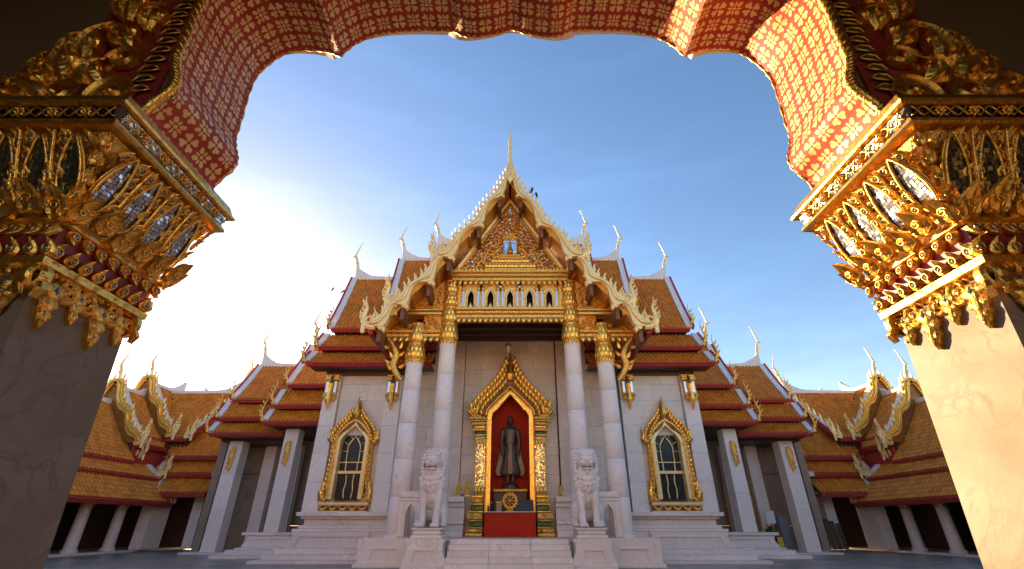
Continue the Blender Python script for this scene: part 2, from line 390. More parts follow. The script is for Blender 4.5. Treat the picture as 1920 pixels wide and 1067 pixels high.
# ------------------------------------------------------------------ ground
ground = MB().box(-260, 260, -120, 420, -1.2, -0.08).build('ground', m_plain('bare_earth', (0.16, 0.13, 0.10), 0.9, var=0.2, scale=0.5))
ground['kind'] = 'structure'
cf = bpy.data.objects.new('courtyard_floor', None); col.objects.link(cf); WPOS['courtyard_floor'] = V((0, 0, 0)); cf['kind'] = 'structure'
bed = MB().box(-30, 30, -12, 46, -0.08, -0.03).build('floor_bed', GROUT, cf)
slabs = MB(); S = 1.15
nx, ny = 50, 44
near_slabs = []
for i in range(nx):
    for j in range(ny):
        x0 = -28.7 + i * S; y0 = -5 + j * S
        a = (x0 + .004, x0 + S - .004, y0 + .004, y0 + S - .004)
        if abs(x0) > 5 and 18.6 < y0 < 25 and len(near_slabs) < 200: near_slabs.append(a)
        else: slabs.box(*a, -.03, random.uniform(-.002, .002), ch=.004)
fs_ = slabs.build('floor_paving', FLOOR, cf, kind='stuff')
slab_me, _ = MB().box(-S / 2 + .004, S / 2 - .004, -S / 2 + .004, S / 2 - .004, 0, .03, ch=.004).mesh('floor_slab', [FLOOR], False)
for a in near_slabs: put('floor_slab', slab_me, cf, T(((a[0] + a[1]) / 2, (a[2] + a[3]) / 2, -.03 + random.uniform(-.002, .002))))

# ------------------------------------------------------------------ gate the picture is taken from
gate = thing('gate_pavilion', 'shaded gate framing the view, with gilded capitals and a scalloped red and gold arch', 'gate', (0, 2.1, 0))
PY0, PY1 = 1.84, 2.40
def pier_x(z): return 2.21 - (2.3 - z) * 0.085 if z < 2.3 else 2.21
for s in (-1, 1):
    p = part_empty('pier', (s * 2.9, 2.1, 0), gate)
    zs = [0, .62, 2.42]
    for k in range(2):
        z0, z1 = zs[k] + .002, zs[k + 1] - .002
        cuts = [0, 1.15, 1.6] if k % 2 else [0, .8, 1.6]
        for c0, c1 in zip(cuts, cuts[1:]):
            q = MB()
            vs = []
            for z in (z0, z1):
                xi = pier_x(z)
                xa = s * (xi + c0 + (.002 if c0 else 0)); xb = s * (3.7 if c1 == 1.6 else xi + c1 - .002)
                vs += [(xa, PY0, z), (xb, PY0, z), (xb, PY1, z), (xa, PY1, z)]
            fs = [(0, 3, 2, 1), (4, 5, 6, 7), (0, 1, 5, 4), (1, 2, 6, 5), (2, 3, 7, 6), (3, 0, 4, 7)]
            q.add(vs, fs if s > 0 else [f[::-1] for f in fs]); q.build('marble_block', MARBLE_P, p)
# unseen shell of the gate, behind and beside the camera, built to darken pier fronts
for s in (-1, 1):
    MB().box(s * 3.7, s * 4.2, -3.4, 2.42, 0, 7.2).build('side_wall', BROWN, gate)
MB().box(-4.2, 4.2, -3.4, 2.42, 6.3, 7.2).build('ceiling', BROWN, gate)
for s in (-1, 1): MB().box(s * 2.3, s * 3.69, -3.4, -3.0, 0, 6.29).build('rear_wall', BROWN, gate)
MB().box(-2.29, 2.29, -3.4, -3.0, 4.9, 6.29).build('rear_wall', BROWN, gate)

# arch: outline of the scalloped opening (right half), from the capital to the middle point
half = [[(2.05, 3.2), (2.03, 3.36), (1.95, 3.50), (1.95, 3.60), (1.99, 3.70), (2.02, 3.80)],
        [(2.02, 3.80), (2.03, 4.0), (2.05, 4.25), (2.045, 4.45), (1.99, 4.60), (1.90, 4.73), (1.78, 4.79), (1.62, 4.79), (1.50, 4.76), (1.415, 4.71)],
        [(1.415, 4.71), (1.33, 4.86), (1.20, 4.97), (1.03, 5.03), (.88, 5.05), (.70, 5.055), (.50, 5.045)],
        [(.50, 5.045), (.43, 4.99), (.34, 4.965), (.24, 4.975), (.12, 5.01), (0, 5.07)]]
out = []
for seg in half:
    q = curve2(seg, 6); out += q if not out else q[1:]
nR = len(out)
outline = out + [(-x, z) for x, z in out[::-1][1:]]
ARY0, ARY1 = 1.80, 2.42
# soffit with a pattern that follows its length
sm = MB(); sm.uv = []; L_ = 0; prev = None; NYS = 10
sof_rows = []
for (x, z) in outline:
    if prev: L_ += math.hypot(x - prev[0], z - prev[1])
    prev = (x, z); sof_rows.append(L_)
vs, fs = [], []
for k, (x, z) in enumerate(outline):
    for j in range(NYS + 1):
        y = ARY0 + (ARY1 - ARY0) * j / NYS
        wob = 0.004 * math.sin(9 * y + 3 * sof_rows[k]) + 0.003 * math.sin(17 * sof_rows[k] + 5 * y)
        vs.append((x * (1 + wob * .5), y, z + wob)); sm.uv.append((sof_rows[k], y))
W_ = NYS + 1
fs = [(k * W_ + j, k * W_ + j + 1, (k + 1) * W_ + j + 1, (k + 1) * W_ + j) for k in range(len(outline) - 1) for j in range(NYS)]
sm.add(vs, fs, 0, False); sm.build('arch_soffit', LACQ, gate)
# masonry above the soffit: near and far faces and the mass between
top = [(x * 1.0 + (1.75 if x > 0 else -1.75 if x < 0 else 0) * min(1, abs(x) / 1.9), 6.29) for x, z in outline]
lift = [(x * 1.012, z + .028) for x, z in outline]
MB().strip(lift, [(max(-3.69, min(3.69, a)), b) for a, b in top], 'xz', ARY0 + .015, ARY1 - .01).build('arch_wall', BROWN, gate)
for s in (-1, 1): MB().prism([(s * 2.06, 3.31), (s * 3.69, 3.31), (s * 3.69, 6.285)], 'xz', ARY0 + .02, ARY1 - .02).build('arch_wall', BROWN, gate)
# worn gilded lip along the far edge and twisted gold cord along the near edge
MB().tube([(x, ARY1 + .002, z + .004) for x, z in outline], [0.009 + .004 * math.sin(i * 1.7) for i in range(len(outline))], 6).build('arch_lip', GOLD_N, gate)
cord = MB(); cl = [(x * 1.008, ARY0 - .02, z + .006) for x, z in outline]
cord.tube(cl, .026, 8)
for ph in (0, math.pi):
    tw = []
    cc = curve(cl, 2)
    for i, q in enumerate(cc): tw.append(q + V((.022 * math.cos(i * .9 + ph), .022 * math.sin(i * .9 + ph), 0)))
    cord.tube(tw, .011, 5)
cord.build('gilded_cord', GOLD_N, gate)

# unseen gate exterior and front galleries, added to bounce warm sunlight onto the hall
fo = [(x * 1.03 + (.05 if x > 0 else -.05 if x < 0 else 0), z + .07) for x, z in outline]
MB().strip(fo, [(max(-4.2, min(4.2, a * 1.14)), 7.2) for a, b in top], 'xz', 2.43, 2.50).build('added_marble_facing', MARBLE_W, gate)
MB().prism([(-4.3, 7.22), (4.3, 7.22), (0, 12.0)], 'xz', 1.6, 2.5).build('unseen_gate_gable', GOLD_C, gate)
for s in (-1, 1):
    MB().prism([(s * 2.2, 3.36), (s * 4.2, 3.36), (s * 4.2, 7.2)], 'xz', 2.43, 2.50).build('added_marble_facing', MARBLE_W, gate)
    MB().prism([(s * 4.9, 6.6), (s * 4.9, 6.85), (0, 12.4), (0, 12.05)], 'xz', -3.6, 3.0).build('unseen_gate_roof', TILE, gate)
    fg = thing('added_front_gallery', ('left' if s < 0 else 'right') + ' unseen front gallery, added to bounce sunlight, with a marble wall and tiled roof', 'gallery', (s * 13, 0, 0), 'unseen front galleries added for bounce light')
    for k in range(9):
        for z0, z1 in ((.12, 1.1), (1.1, 2.1), (2.1, 3.0)):
            MB().box(s * (4.22 + k * 1.9), s * (6.116 + k * 1.9), 1.2, 1.7, z0 + .002, z1 - .002, ch=.01).build('marble_block', MARBLE_W, fg)
    MB().prism([(2.9, 2.7), (2.9, 2.9), (-1.0, 7.6), (-4.6, 2.9), (-4.6, 2.7), (-1.0, 7.3)], 'yz', s * 4.25, s * 21.3).build('tiled_roof', m_plain('orange_tile', (0.45, 0.17, 0.03), 0.5), fg)
    MB().box(s * 4.25, s * 21.3, 2.8, 2.95, 2.45, 2.69).build('eave_board', EAVE, fg)
    MB().box(s * 4.22, s * 21.3, -4.4, 2.6, .0, .118).build('floor_step', MARBLE, fg)

# ---- carved leaves shared by both capitals
def leaf_pts(L, curl=0.25, n=7, lean=0.0):
    return [(lean * L * (i / n) ** 2, -curl * L * (i / n) ** 2.2, L * i / n) for i in range(n + 1)]
def leaf_w(W, n=7, p=.55): return [W * (math.sin(math.pi * min(1, (i / n) ** p * .97 + .03)) ** .8) for i in range(n + 1)]
jl = MB()
jl.blade(leaf_pts(.085, .35), leaf_w(.034), [.012] * 8, mat=0, th=.02)
jl.tube([(.017 * math.cos(a), -.020 - .003 * math.sin(a), .033 + .020 * math.sin(a)) for a in [i * math.pi / 5 for i in range(10)]], .0048, 5, 0, closed=True)
jl.ball((0, -.014, .033), (.0145, .010, .018), 8, 1)
JEWEL_LEAF, _ = jl.mesh('jewel_leaf', [GOLD_N, JEWEL], False)
ac = MB()   # broad overlapping acanthus
for k, (dx, l, w) in enumerate([(-.045, .10, .030), (.045, .10, .030), (0, .155, .052)]):
    ac.blade([(p[0] + dx * (p[2] / l) ** .7, p[1] - .004 * k, p[2]) for p in leaf_pts(l, .42)], leaf_w(w), [.011] * 8, mat=0, th=.014, pf=(1, .2, 1))
ac.tube(spiral(0, .06, .024, .006, 0, 9, 18, -.034), [.006] * 19, 5)
ACANTHUS, _ = ac.mesh('acanthus_leaf', [GOLD_N], False)
def petal_outline(W, L, n=14):
    P = []
    for i in range(n + 1):
        t = i / n; P.append((W * math.sin(math.pi * t ** .75) ** .75, L * t))
    return P
fr = MB()   # frame of a lotus petal
PW, PL = .056, .37
po = petal_outline(PW, PL)
loop = [(x, -.012, z) for x, z in po] + [(-x, -.012, z) for x, z in po[::-1][1:-1]]
fr.add([(x, -.0015, z) for x, _, z in loop], [tuple(range(len(loop)))], 1)
fr.tube(loop, .0085, 6, closed=True)
fr.tube([(p[0] * 1.22, -.004, p[2] * 1.03 - .006) for p in loop], .006, 5, closed=True)
PETAL, _ = fr.mesh('lotus_petal', [GOLD_N, GROUT], False)
def mosaic(seed):
    rnd = random.Random(seed); q = MB(); st = .0235
    for i in range(-5, 6):
        for j in range(0, 26):
            a = rnd.uniform(-.003, .003)
            x, z = (i + .5 * (j % 2) * 0) * st + a, .01 + j * st + i * .006
            if z > PL: continue
            t = max(.001, min(.999, z / PL)); w = PW * math.sin(math.pi * t ** .75) ** .75
            if abs(x) + st * .45 > w: continue
            tx, tz = rnd.gauss(0, .11), rnd.gauss(0, .11); h = st * .425
            q.add([(x + dx * h, -.004 - dx * h * tx - dz * h * tz, z + dz * h) for dx, dz in ((-1, -1), (1, -1), (1, 1), (-1, 1))], [(0, 1, 2, 3)])
    return q
MOS = [mosaic(k).mesh('mirror_mosaic', [MIRROR], False)[0] for k in range(3)]
MOSG = [mosaic(k + 5).mesh('mirror_mosaic', [MIRROR_G], False)[0] for k in range(3)]
st_ = MB()  # stem between petals
st_.blade([(0, -.004, 0), (.003, -.012, .12), (-.003, -.016, .25), (0, -.02, .37)], [.010, .008, .007, .004], [.007] * 4, th=.01)
STEM, _ = st_.mesh('gilded_stem', [GOLD_N], False)
hs_ = MB()  # hanging double scroll
for sx in (-1, 1):
    sp = [(sx * .006, -.004, -.012), (sx * .022, -.006, .004)] + [(sx * a_, b_, c_) for a_, b_, c_ in spiral(.050, -.045, .052, .014, 1.95, -5.2, 24, -.008)]
    hs_.blade(sp, [.009, .012] + [.0145 - .006 * i / 25 for i in range(25)], [.010] * 27, (0, -1, 0), th=.024)
    hs_.ball((sx * .050, -.012, -.046), (.012, .012, .012), 8)
    hs_.blade([(sx * .092, -.006, -.06), (sx * .100, -.012, -.085), (sx * .088, -.008, -.115)], [.010, .014, .002], [.008] * 3, th=.02)
for k, (z, l, w) in enumerate([(-.035, .085, .044), (-.085, .075, .036), (-.128, .075, .026)]):
    for dx in (-.55, .55, 0):
        hs_.blade([(dx * w * (1 - .3 * i / 5), -.008 - .012 * math.sin(math.pi * i / 5) - .004 * k - (.006 if dx == 0 else 0), z - l * (1 if dx == 0 else .72) * i / 5) for i in range(6)], [w * .55 * math.sin(math.pi * min(1, .3 + .70 * (i / 5) ** 1.2)) for i in range(6)], [.007] * 6, (0, -1, 0), th=.02)
hs_.blade([(0, -.022, -.045), (0, -.030, -.065), (0, -.024, -.09)], [.002, .0125, .002], [.006] * 3, mat=1, th=.004)
HANG, _ = hs_.mesh('hanging_scroll', [GOLD_N, JEWEL], False)

PROF = [(2.42, .022, 0), (2.57, .030, 0), (2.585, .055, 1), (2.61, .060, 1), (2.62, .045, 2), (2.70, .050, 2), (2.85, .080, 2), (3.00, .130, 2), (3.075, .170, 2)]
def e_at(z):
    for (z0, e0, _), (z1, e1, _) in zip(PROF, PROF[1:]):
        if z0 <= z <= z1: return e0 + (e1 - e0) * (z - z0) / (z1 - z0)
    return PROF[-1][1]
def ring(mb, x0, x1, y0, y1, lv, mat=0):
    vs = []
    for z, e in lv: vs += [(x0 - e, y0 - e, z), (x1 + e, y0 - e, z), (x1 + e, y1 + e, z), (x0 - e, y1 + e, z)]
    fs = [(i * 4 + k, i * 4 + (k + 1) % 4, i * 4 + 4 + (k + 1) % 4, i * 4 + 4 + k) for i in range(len(lv) - 1) for k in range(4)]
    m = len(lv) * 4
    mb.add(vs, fs + [(3, 2, 1, 0), (m - 4, m - 3, m - 2, m - 1)], mat)
for s in (-1, 1):
    cap = part_empty('capital', (s * 2.6, 2.12, 2.37), gate)
    xa, xb = sorted((s * 2.21, s * 3.45))
    q = MB(); ring(q, xa, xb, PY0, PY1, [(2.365, .03), (2.37, .052), (2.405, .055), (2.418, .035)]); q.build('neck_band', GOLD_N, cap)
    q = MB(); ring(q, xa, xb, PY0, PY1, [(2.419, .02), (2.584, .03)]); q.build('red_band', REDB, cap)
    q = MB(); ring(q, xa, xb, PY0, PY1, [(2.585, .045), (2.592, .06), (2.612, .06), (2.62, .045)]); q.build('bead_moulding', GOLD_N, cap)
    q = MB(); ring(q, xa, xb, PY0, PY1, [(2.621, .036), (2.70, .041), (2.85, .071), (3.0, .121), (3.079, .16)]); q.build('bell', GOLD_C, cap)
    q = MB(); ring(q, xa, xb, PY0, PY1, [(3.08, .155), (3.09, .20), (3.10, .212), (3.125, .205), (3.135, .185)]); q.build('lower_cornice', GOLD_N, cap)
    q = MB(); ring(q, xa, xb, PY0, PY1, [(3.136, .185), (3.205, .205)]); q.build('mosaic_band', GROUT, cap)
    q = MB(); ring(q, xa, xb, PY0, PY1, [(3.206, .215), (3.212, .235), (3.228, .238), (3.236, .225), (3.30, .20)]); q.build('upper_cornice', GOLD_N, cap)
    faces = [((0, -1), xa, xb), ((-s, 0), PY0, PY1), ((0, 1), xa, xb)]
    for (nx_, ny_), a, b in faces:
        n = V((nx_, ny_, 0)); inner = abs(nx_) > .5
        def spot(u, z, e):
            """u runs along the face from its inner end"""
            if inner: return V((s * (2.21 - e), (PY0 + PY1) / 2 + u, z))
            y = PY0 - e if ny_ < 0 else PY1 + e
            return V((s * (2.21 + u), y, z))
        wid = PY1 - PY0
        up_bell = n * .125 + V((0, 0, .36))
        # lotus petals with mosaic, stems and jewelled leaves
        pos = [-.24, -.08, .08, .24] if inner else ([-.02, .15, .32, .49, .66, .83, 1.0] if ny_ < 0 else [0, .16, .32])
        for k, u in enumerate(pos):
            uu = u * (1.14 if inner else 1)
            M = face_mat(spot(uu, 2.70, .060), n, up_bell)
            put('lotus_petal', PETAL, cap, M)
            put('mirror_mosaic', (MOS if inner or ny_ > 0 else MOSG)[k % 3], cap, M, kind='stuff')
            if k < len(pos) - 1:
                um = (u + pos[k + 1]) / 2 * (1.12 if inner else 1)
                put('gilded_stem', STEM, cap, face_mat(spot(um, 2.70, .066), n, up_bell))
                for j in range(4):
                    zz = 2.735 + j * .085
                    for sd2 in (-1, 1):
                        M = face_mat(spot(um + sd2 * (.022 + .004 * j), zz, e_at(zz) + .026), n, up_bell) @ Matrix.Rotation(R(sd2 * (16 if (s > 0) == inner or (not inner and s > 0) else -16) * 0 + random.uniform(-8, 8)), 4, 'Y') @ Matrix.Scale(.86 + .04 * j, 4)
                        put('jewel_leaf', JEWEL_LEAF, cap, M)
        # small leaves under the cornice
        us = [i * .085 - .30 for i in range(8)] if inner else [i * .085 - .08 for i in range(16 if ny_ < 0 else 7)]
        for u in us:
            put('jewel_leaf', JEWEL_LEAF, cap, face_mat(spot(u * 1.08, 3.00, .150), n, n * .25 + V((0, 0, .36))) @ Matrix.Scale(.85, 4))
        # overlapping acanthus at the foot of the bell
        us = [i * .125 - .3125 for i in range(6)] if inner else [i * .125 - .04 for i in range(11 if ny_ < 0 else 4)]
        for k, u in enumerate(us):
            M = face_mat(spot(u * 1.06, 2.60 + .02 * (k % 2), .070 + .016 * (k % 2)), n, n * .35 + V((0, 0, 1)))
            put('acanthus_leaf', ACANTHUS, cap, M @ Matrix.Scale(1.02, 4))
        # teeth of the red band, pointing up and down
        us = [i * .083 - .29 for i in range(8)] if inner else [i * .083 - .04 for i in range(16 if ny_ < 0 else 6)]
        for u in us:
            put('jewel_leaf', JEWEL_LEAF, cap, face_mat(spot(u, 2.415, .042), n) @ Matrix.Scale(.95, 4))
            M = face_mat(spot(u + .041, 2.592, .040), n) @ Matrix.Rotation(R(180), 4, 'Y')
            put('jewel_leaf', JEWEL_LEAF, cap, M @ Matrix.Scale(.95, 4))
        # mosaic strip of the cornice: shards, gold rings and bosses
        ln = (.33, .33) if inner else ((-.18, 1.2) if ny_ < 0 else (-.18, .5))
        u0, u1 = (-.46, .46) if inner else ln
        q = MB(); rnd = random.Random(11); u = u0 + .02
        while u < u1:
            for zz in (3.152, 3.172, 3.192):
                ee = .187 + (zz - 3.136) / .07 * .02 + .003; tx, tz = rnd.gauss(0, .12), rnd.gauss(0, .12)
                M = face_mat(spot(u, zz, ee), n, n * .02 + V((0, 0, .07))); h = .0088
                q.add([(dx * h, -dx * h * tx - dz * h * tz, dz * h) for dx, dz in ((-1, -1), (1, -1), (1, 1), (-1, 1))], [(0, 1, 2, 3)], 0, False, M)
            u += .0195
        q.build('mirror_mosaic', MIRROR if inner else MIRROR_B, cap, kind='stuff')
        k = 0; u = u0 + .06
        while u < u1 - .05:
            M = face_mat(spot(u, 3.17, .205), n, n * .02 + V((0, 0, .07)))
            q = MB(M)
            if k % 2:
                for a in range(8): q.blade([(.008 * math.cos(a * .785), 0, .008 * math.sin(a * .785)), (.020 * math.cos(a * .785), -.01, .020 * math.sin(a * .785)), (.032 * math.cos(a * .785), -.004, .032 * math.sin(a * .785))], [.004, .009, .001], [.004] * 3)
                q.ball((0, -.012, 0), .010, 8); q.build('gilded_flower', GOLD_N, cap)
            else:
                pts = [(i * .0105 - .063, -.005, .024 * math.cos(i * math.pi / 6)) for i in range(13)]
                q.tube(pts, .005, 5); q.tube([(a, b, -c) for a, b, c in pts], .005, 5); q.build('gilded_vine', GOLD_N, cap)
            u += .085; k += 1
        # scrolls hanging over the marble
        us = [-.205, -.065, .075, .215] if inner else ([i * .14 + .07 for i in range(8)] if ny_ < 0 else [.07, .21])
        for k, u in enumerate(us):
            put('hanging_scroll', HANG, cap, face_mat(spot(u, 2.368, .012), n) @ Matrix.Scale(1.36 if k % 2 == 0 else 1.0, 4))
    # leaves on the two inner corners
    for y, ny_ in ((PY0, -1), (PY1, 1)):
        n = V((-s, ny_, 0)).normalized()
        for z, e, sc_ in ((2.59, .075, .8), (2.69, .08, .7), (2.80, .095, .6), (2.90, .12, .6), (3.0, .155, .5)):
            put('acanthus_leaf', ACANTHUS, cap, face_mat((s * (2.21 - e * .9), y + ny_ * e * .9, z), n, n * .12 + V((0, 0, 1))) @ Matrix.Scale(sc_, 4))

# ---- gilded carving on the wall beside the arch
def flame_mb(L, W, bend, y=-.01, tips=3):
    q = MB()
    def fl(x, z, ang, l, w, b):
        pts = []
        for i in range(9):
            t = i / 8; a = ang + b * t * t
            pts.append((x + l * t * math.cos(a), y - .025 * math.sin(math.pi * t), z + l * t * math.sin(a)))
        q.blade(pts, [w * math.sin(math.pi * min(1, .18 + .80 * (i / 8) ** .8)) for i in range(9)], [.016] * 9, th=.02, pf=(1, .15, .9))
    fl(0, 0, math.pi / 2, L, W, bend)
    for k in range(tips):
        sd2 = -1 if k % 2 else 1
        fl(sd2 * W * .55, L * (.12 + .16 * k), math.pi / 2 - sd2 * .75, L * (.46 - .07 * k), W * .55, sd2 * 1.0)
    return q
FLAMES = [flame_mb(.30, .050, .35).mesh('carved_flame', [GOLD_N], False)[0], flame_mb(.22, .045, -.5).mesh('carved_flame', [GOLD_N], False)[0], flame_mb(.16, .040, .6, tips=2).mesh('carved_flame', [GOLD_N], False)[0]]
def scroll_mesh(r, turns, w):
    q = MB(); n = 40
    pts = spiral(0, 0, r, r * .10, 0, turns * 2 * math.pi, n, 0)
    pts = [(a, -.012 - .03 * (i / n), c) for i, (a, b, c) in enumerate(pts)]
    q.blade(pts, [w * (.35 + .65 * math.sin(math.pi * min(1, i / n * .9 + .12))) for i in range(n + 1)], [.018] * (n + 1), th=.02, pf=(1, .2, .5))
    q.ball((0, -.045, 0), r * .16, 8)
    return q.mesh('carved_scroll', [GOLD_N], False)[0]
SCR = [scroll_mesh(.17, 1.35, .045), scroll_mesh(.12, 1.3, .034), scroll_mesh(.085, 1.2, .026)]
SLOT_ = MB(); SLOT_.blade([(-.055, 0, 0), (-.02, -.012, .012), (.02, -.012, .012), (.055, 0, 0)], [.006, .017, .017, .006], [.010] * 4, mat=1)
SLOT_.tube([(-.062, -.012, -.002), (-.025, -.02, .034), (.025, -.02, .034), (.066, -.012, .002), (.025, -.02, -.014), (-.025, -.02, -.014)], .0065, 5, 0, closed=True)
SLOTL = SLOT_.mesh('glass_scale', [GOLD_N, MIRROR_B], False)[0]; 
SLOT_2 = MB(); SLOT_2.v, SLOT_2.f, SLOT_2.m, SLOT_2.sm = SLOT_.v, SLOT_.f, SLOT_.m, SLOT_.sm
SLOTR = SLOT_2.mesh('glass_scale', [GOLD_N, GREEN_G], False)[0]
WALLY = ARY0 + .012
for s in (-1, 1):
    rel = part_empty('carved_relief', (s * 2.5, WALLY, 3.24), gate)
    poly = [(s * 2.06, 3.32), (s * 2.07, 3.75), (s * 2.07, 4.2), (s * 2.08, 4.7), (s * 2.0, 4.9), (s * 2.45, 4.95), (s * 2.62, 4.5), (s * 2.68, 4.0), (s * 2.78, 3.6), (s * 2.9, 3.32)]
    MB().prism(poly, 'xz', WALLY - .012, WALLY - .002).build('red_ground', REDB, rel)
    Y_ = WALLY - .014
    def at(mesh, nm, x, z, rot, k=1.0, flip=1):
        M = T((s * x, Y_, z)) @ Matrix.Scale(s, 4, (1, 0, 0)) @ Matrix.Rotation(R(rot), 4, 'Y') @ Matrix.Scale(k, 4)
        put(nm, mesh, rel, M)
    # scale row along the cord
    for k in range(15):
        z = 3.52 + k * .088
        at(SLOTL if s < 0 else SLOTR, 'glass_scale', 2.155 + .006 * math.sin(k), z, 12, 1.0)
    at(SCR[0], 'carved_scroll', 2.27, 3.47, 150, 1.0)
    at(SCR[1], 'carved_scroll', 2.34, 3.78, 10, .9)
    at(SCR[0], 'carved_scroll', 2.60, 3.47, 60, .95)
    at(SCR[1], 'carved_scroll', 2.50, 3.70, 200, 1.0)
    at(SCR[2], 'carved_scroll', 2.78, 3.40, 120, 1.0)
    at(SCR[2], 'carved_scroll', 2.42, 4.00, 60, 1.0)
    at(SCR[1], 'carved_scroll', 2.32, 4.25, 100, .9)
    fl = [(0, 2.62, 3.60, 28, 1.0), (0, 2.56, 3.74, 16, 1.05), (0, 2.50, 3.90, 10, 1.05), (1, 2.68, 3.46, 48, 1.1), (1, 2.78, 3.38, 62, 1.0), (2, 2.48, 3.36, -10, 1.0), (2, 2.40, 3.56, 40, 1.1), (1, 2.36, 3.90, 25, 1.0), (1, 2.44, 4.06, 12, 1.1), (0, 2.46, 4.16, 8, 1.1), (1, 2.30, 4.06, -8, 1.0), (2, 2.24, 3.66, 0, 1.1), (2, 2.20, 3.33, 60, 1.0), (0, 2.36, 4.38, 4, 1.1), (1, 2.24, 4.44, -6, 1.1), (0, 2.52, 4.40, 10, .9), (1, 2.30, 4.66, 5, 1), (2, 2.60, 3.95, 30, 1.0), (2, 2.66, 3.80, 38, 1.0), (2, 2.74, 3.62, 50, 1.0), (2, 2.84, 3.48, 66, 1.0), (1, 2.16, 4.9, 0, 1), (0, 2.40, 4.70, 4, 1)]
    for j, (i, x, z, r_, k) in enumerate(fl):
        if j % 3 != 2: at(FLAMES[i], 'carved_flame', x, z, r_, k * 1.28)

# ------------------------------------------------------------------ temple hall
HX = -0.13
hall = thing('temple_hall', 'white marble temple hall with stepped orange tiled roofs and a tall golden gable porch', 'temple', (HX, 21, 0))
def HM(s=1): return T((HX, 0, 0)) @ Matrix.Scale(s, 4, (1, 0, 0))

def blocks(parent, x0, x1, z0, z1, yf, yb, bw, bh, openings=(), M=None, mat=MARBLE, name='marble_block', seed=0, gap=.006):
    """wall of separate marble slabs with recessed joints; openings leave gaps"""
    rnd = random.Random(seed + int(x0 * 31) + int(z0 * 17)); nr = max(1, round((z1 - z0) / bh)); hh = (z1 - z0) / nr
    for r in range(nr):
        a, b = z0 + r * hh, z0 + (r + 1) * hh
        spans = [(x0, x1)]
        for ox0, ox1, oz0, oz1 in openings:
            if b > oz0 + .01 and a < oz1 - .01:
                nsp = []
                for p, q in spans:
                    if ox0 > p: nsp.append((p, min(q, ox0)))
                    if ox1 < q: nsp.append((max(p, ox1), q))
                spans = [t for t in nsp if t[1] - t[0] > .02]
        for p, q in spans:
            n = max(1, round((q - p) / bw)); cuts = [p + (q - p) * k / n for k in range(n + 1)]
            if n > 1: cuts = [c if i in (0, n) else c + (bw * .22 if r % 2 else -bw * .22) * (1 if n > 1 else 0) for i, c in enumerate(cuts)]
            for c, d in zip(cuts, cuts[1:]):
                MB(M).box(c + gap / 2, d - gap / 2, yf + rnd.uniform(-.003, .003), yb, a + gap / 2, b - gap / 2, ch=.006).build(name, mat, parent)

# ---- stylobate: plinths, stairs, porch floor
base = part_empty('stone_base', (HX, 20, 0), hall)
MB(HM()).box(-5.6, 5.6, 19.36, 26, .02, .895).build('porch_floor', MARBLE, base)
for k in range(6):                                        # stairs between the lion pedestals
    z = .90 - k * .175
    for a, b in ((-2.16, -.7), (-.697, .76), (.763, 2.16)):
        MB(HM()).box(a + .002, b - .002, 18.9 - k * .31, 19.36 if k == 0 else 18.94 - (k - 1) * .31, z - .175, z, ch=.012).build('stair_step', MARBLE, base)
def foot_profile(x0, x1, z0, z1, fl=.16):
    """block whose foot flares out in a concave curve"""
    n = 6; L_, R_ = [], []
    for i in range(n + 1):
        t = i / n; e = fl * (1 - math.sin(t * math.pi / 2)) ; z = z0 + .10 + (z1 - z0 - .10) * .62 * t
        L_.append((x0 - e, z)); R_.append((x1 + e, z))
    return [(x0 - fl, z0), (x1 + fl, z0), (x1 + fl, z0 + .10)] + R_[1:] + [(x1, z1 - .12), (x1 + .05, z1 - .10), (x1 + .05, z1), (x0 - .05, z1), (x0 - .05, z1 - .10), (x0, z1 - .12)] + L_[1:][::-1] + [(x0 - fl, z0 + .10)]
def panel_frame(mb, x0, x1, z0, z1, y, fl=.12, w=.05):
    pts = [(x0 - fl, z0), (x0 - fl * .35, z0 + (z1 - z0) * .25), (x0, z0 + (z1 - z0) * .7), (x0, z1), (x1, z1), (x1, z0 + (z1 - z0) * .7), (x1 + fl * .35, z0 + (z1 - z0) * .25), (x1 + fl, z0)]
    inn = [(x0 - fl + w, z0), (x0 - fl * .35 + w, z0 + (z1 - z0) * .25), (x0 + w, z0 + (z1 - z0) * .7 - w * .4), (x0 + w, z1 - w), (x1 - w, z1 - w), (x1 - w, z0 + (z1 - z0) * .7 - w * .4), (x1 + fl * .35 - w, z0 + (z1 - z0) * .25), (x1 + fl - w, z0)]
    mb.strip(pts, inn, 'xz', y - .06, y + .01)
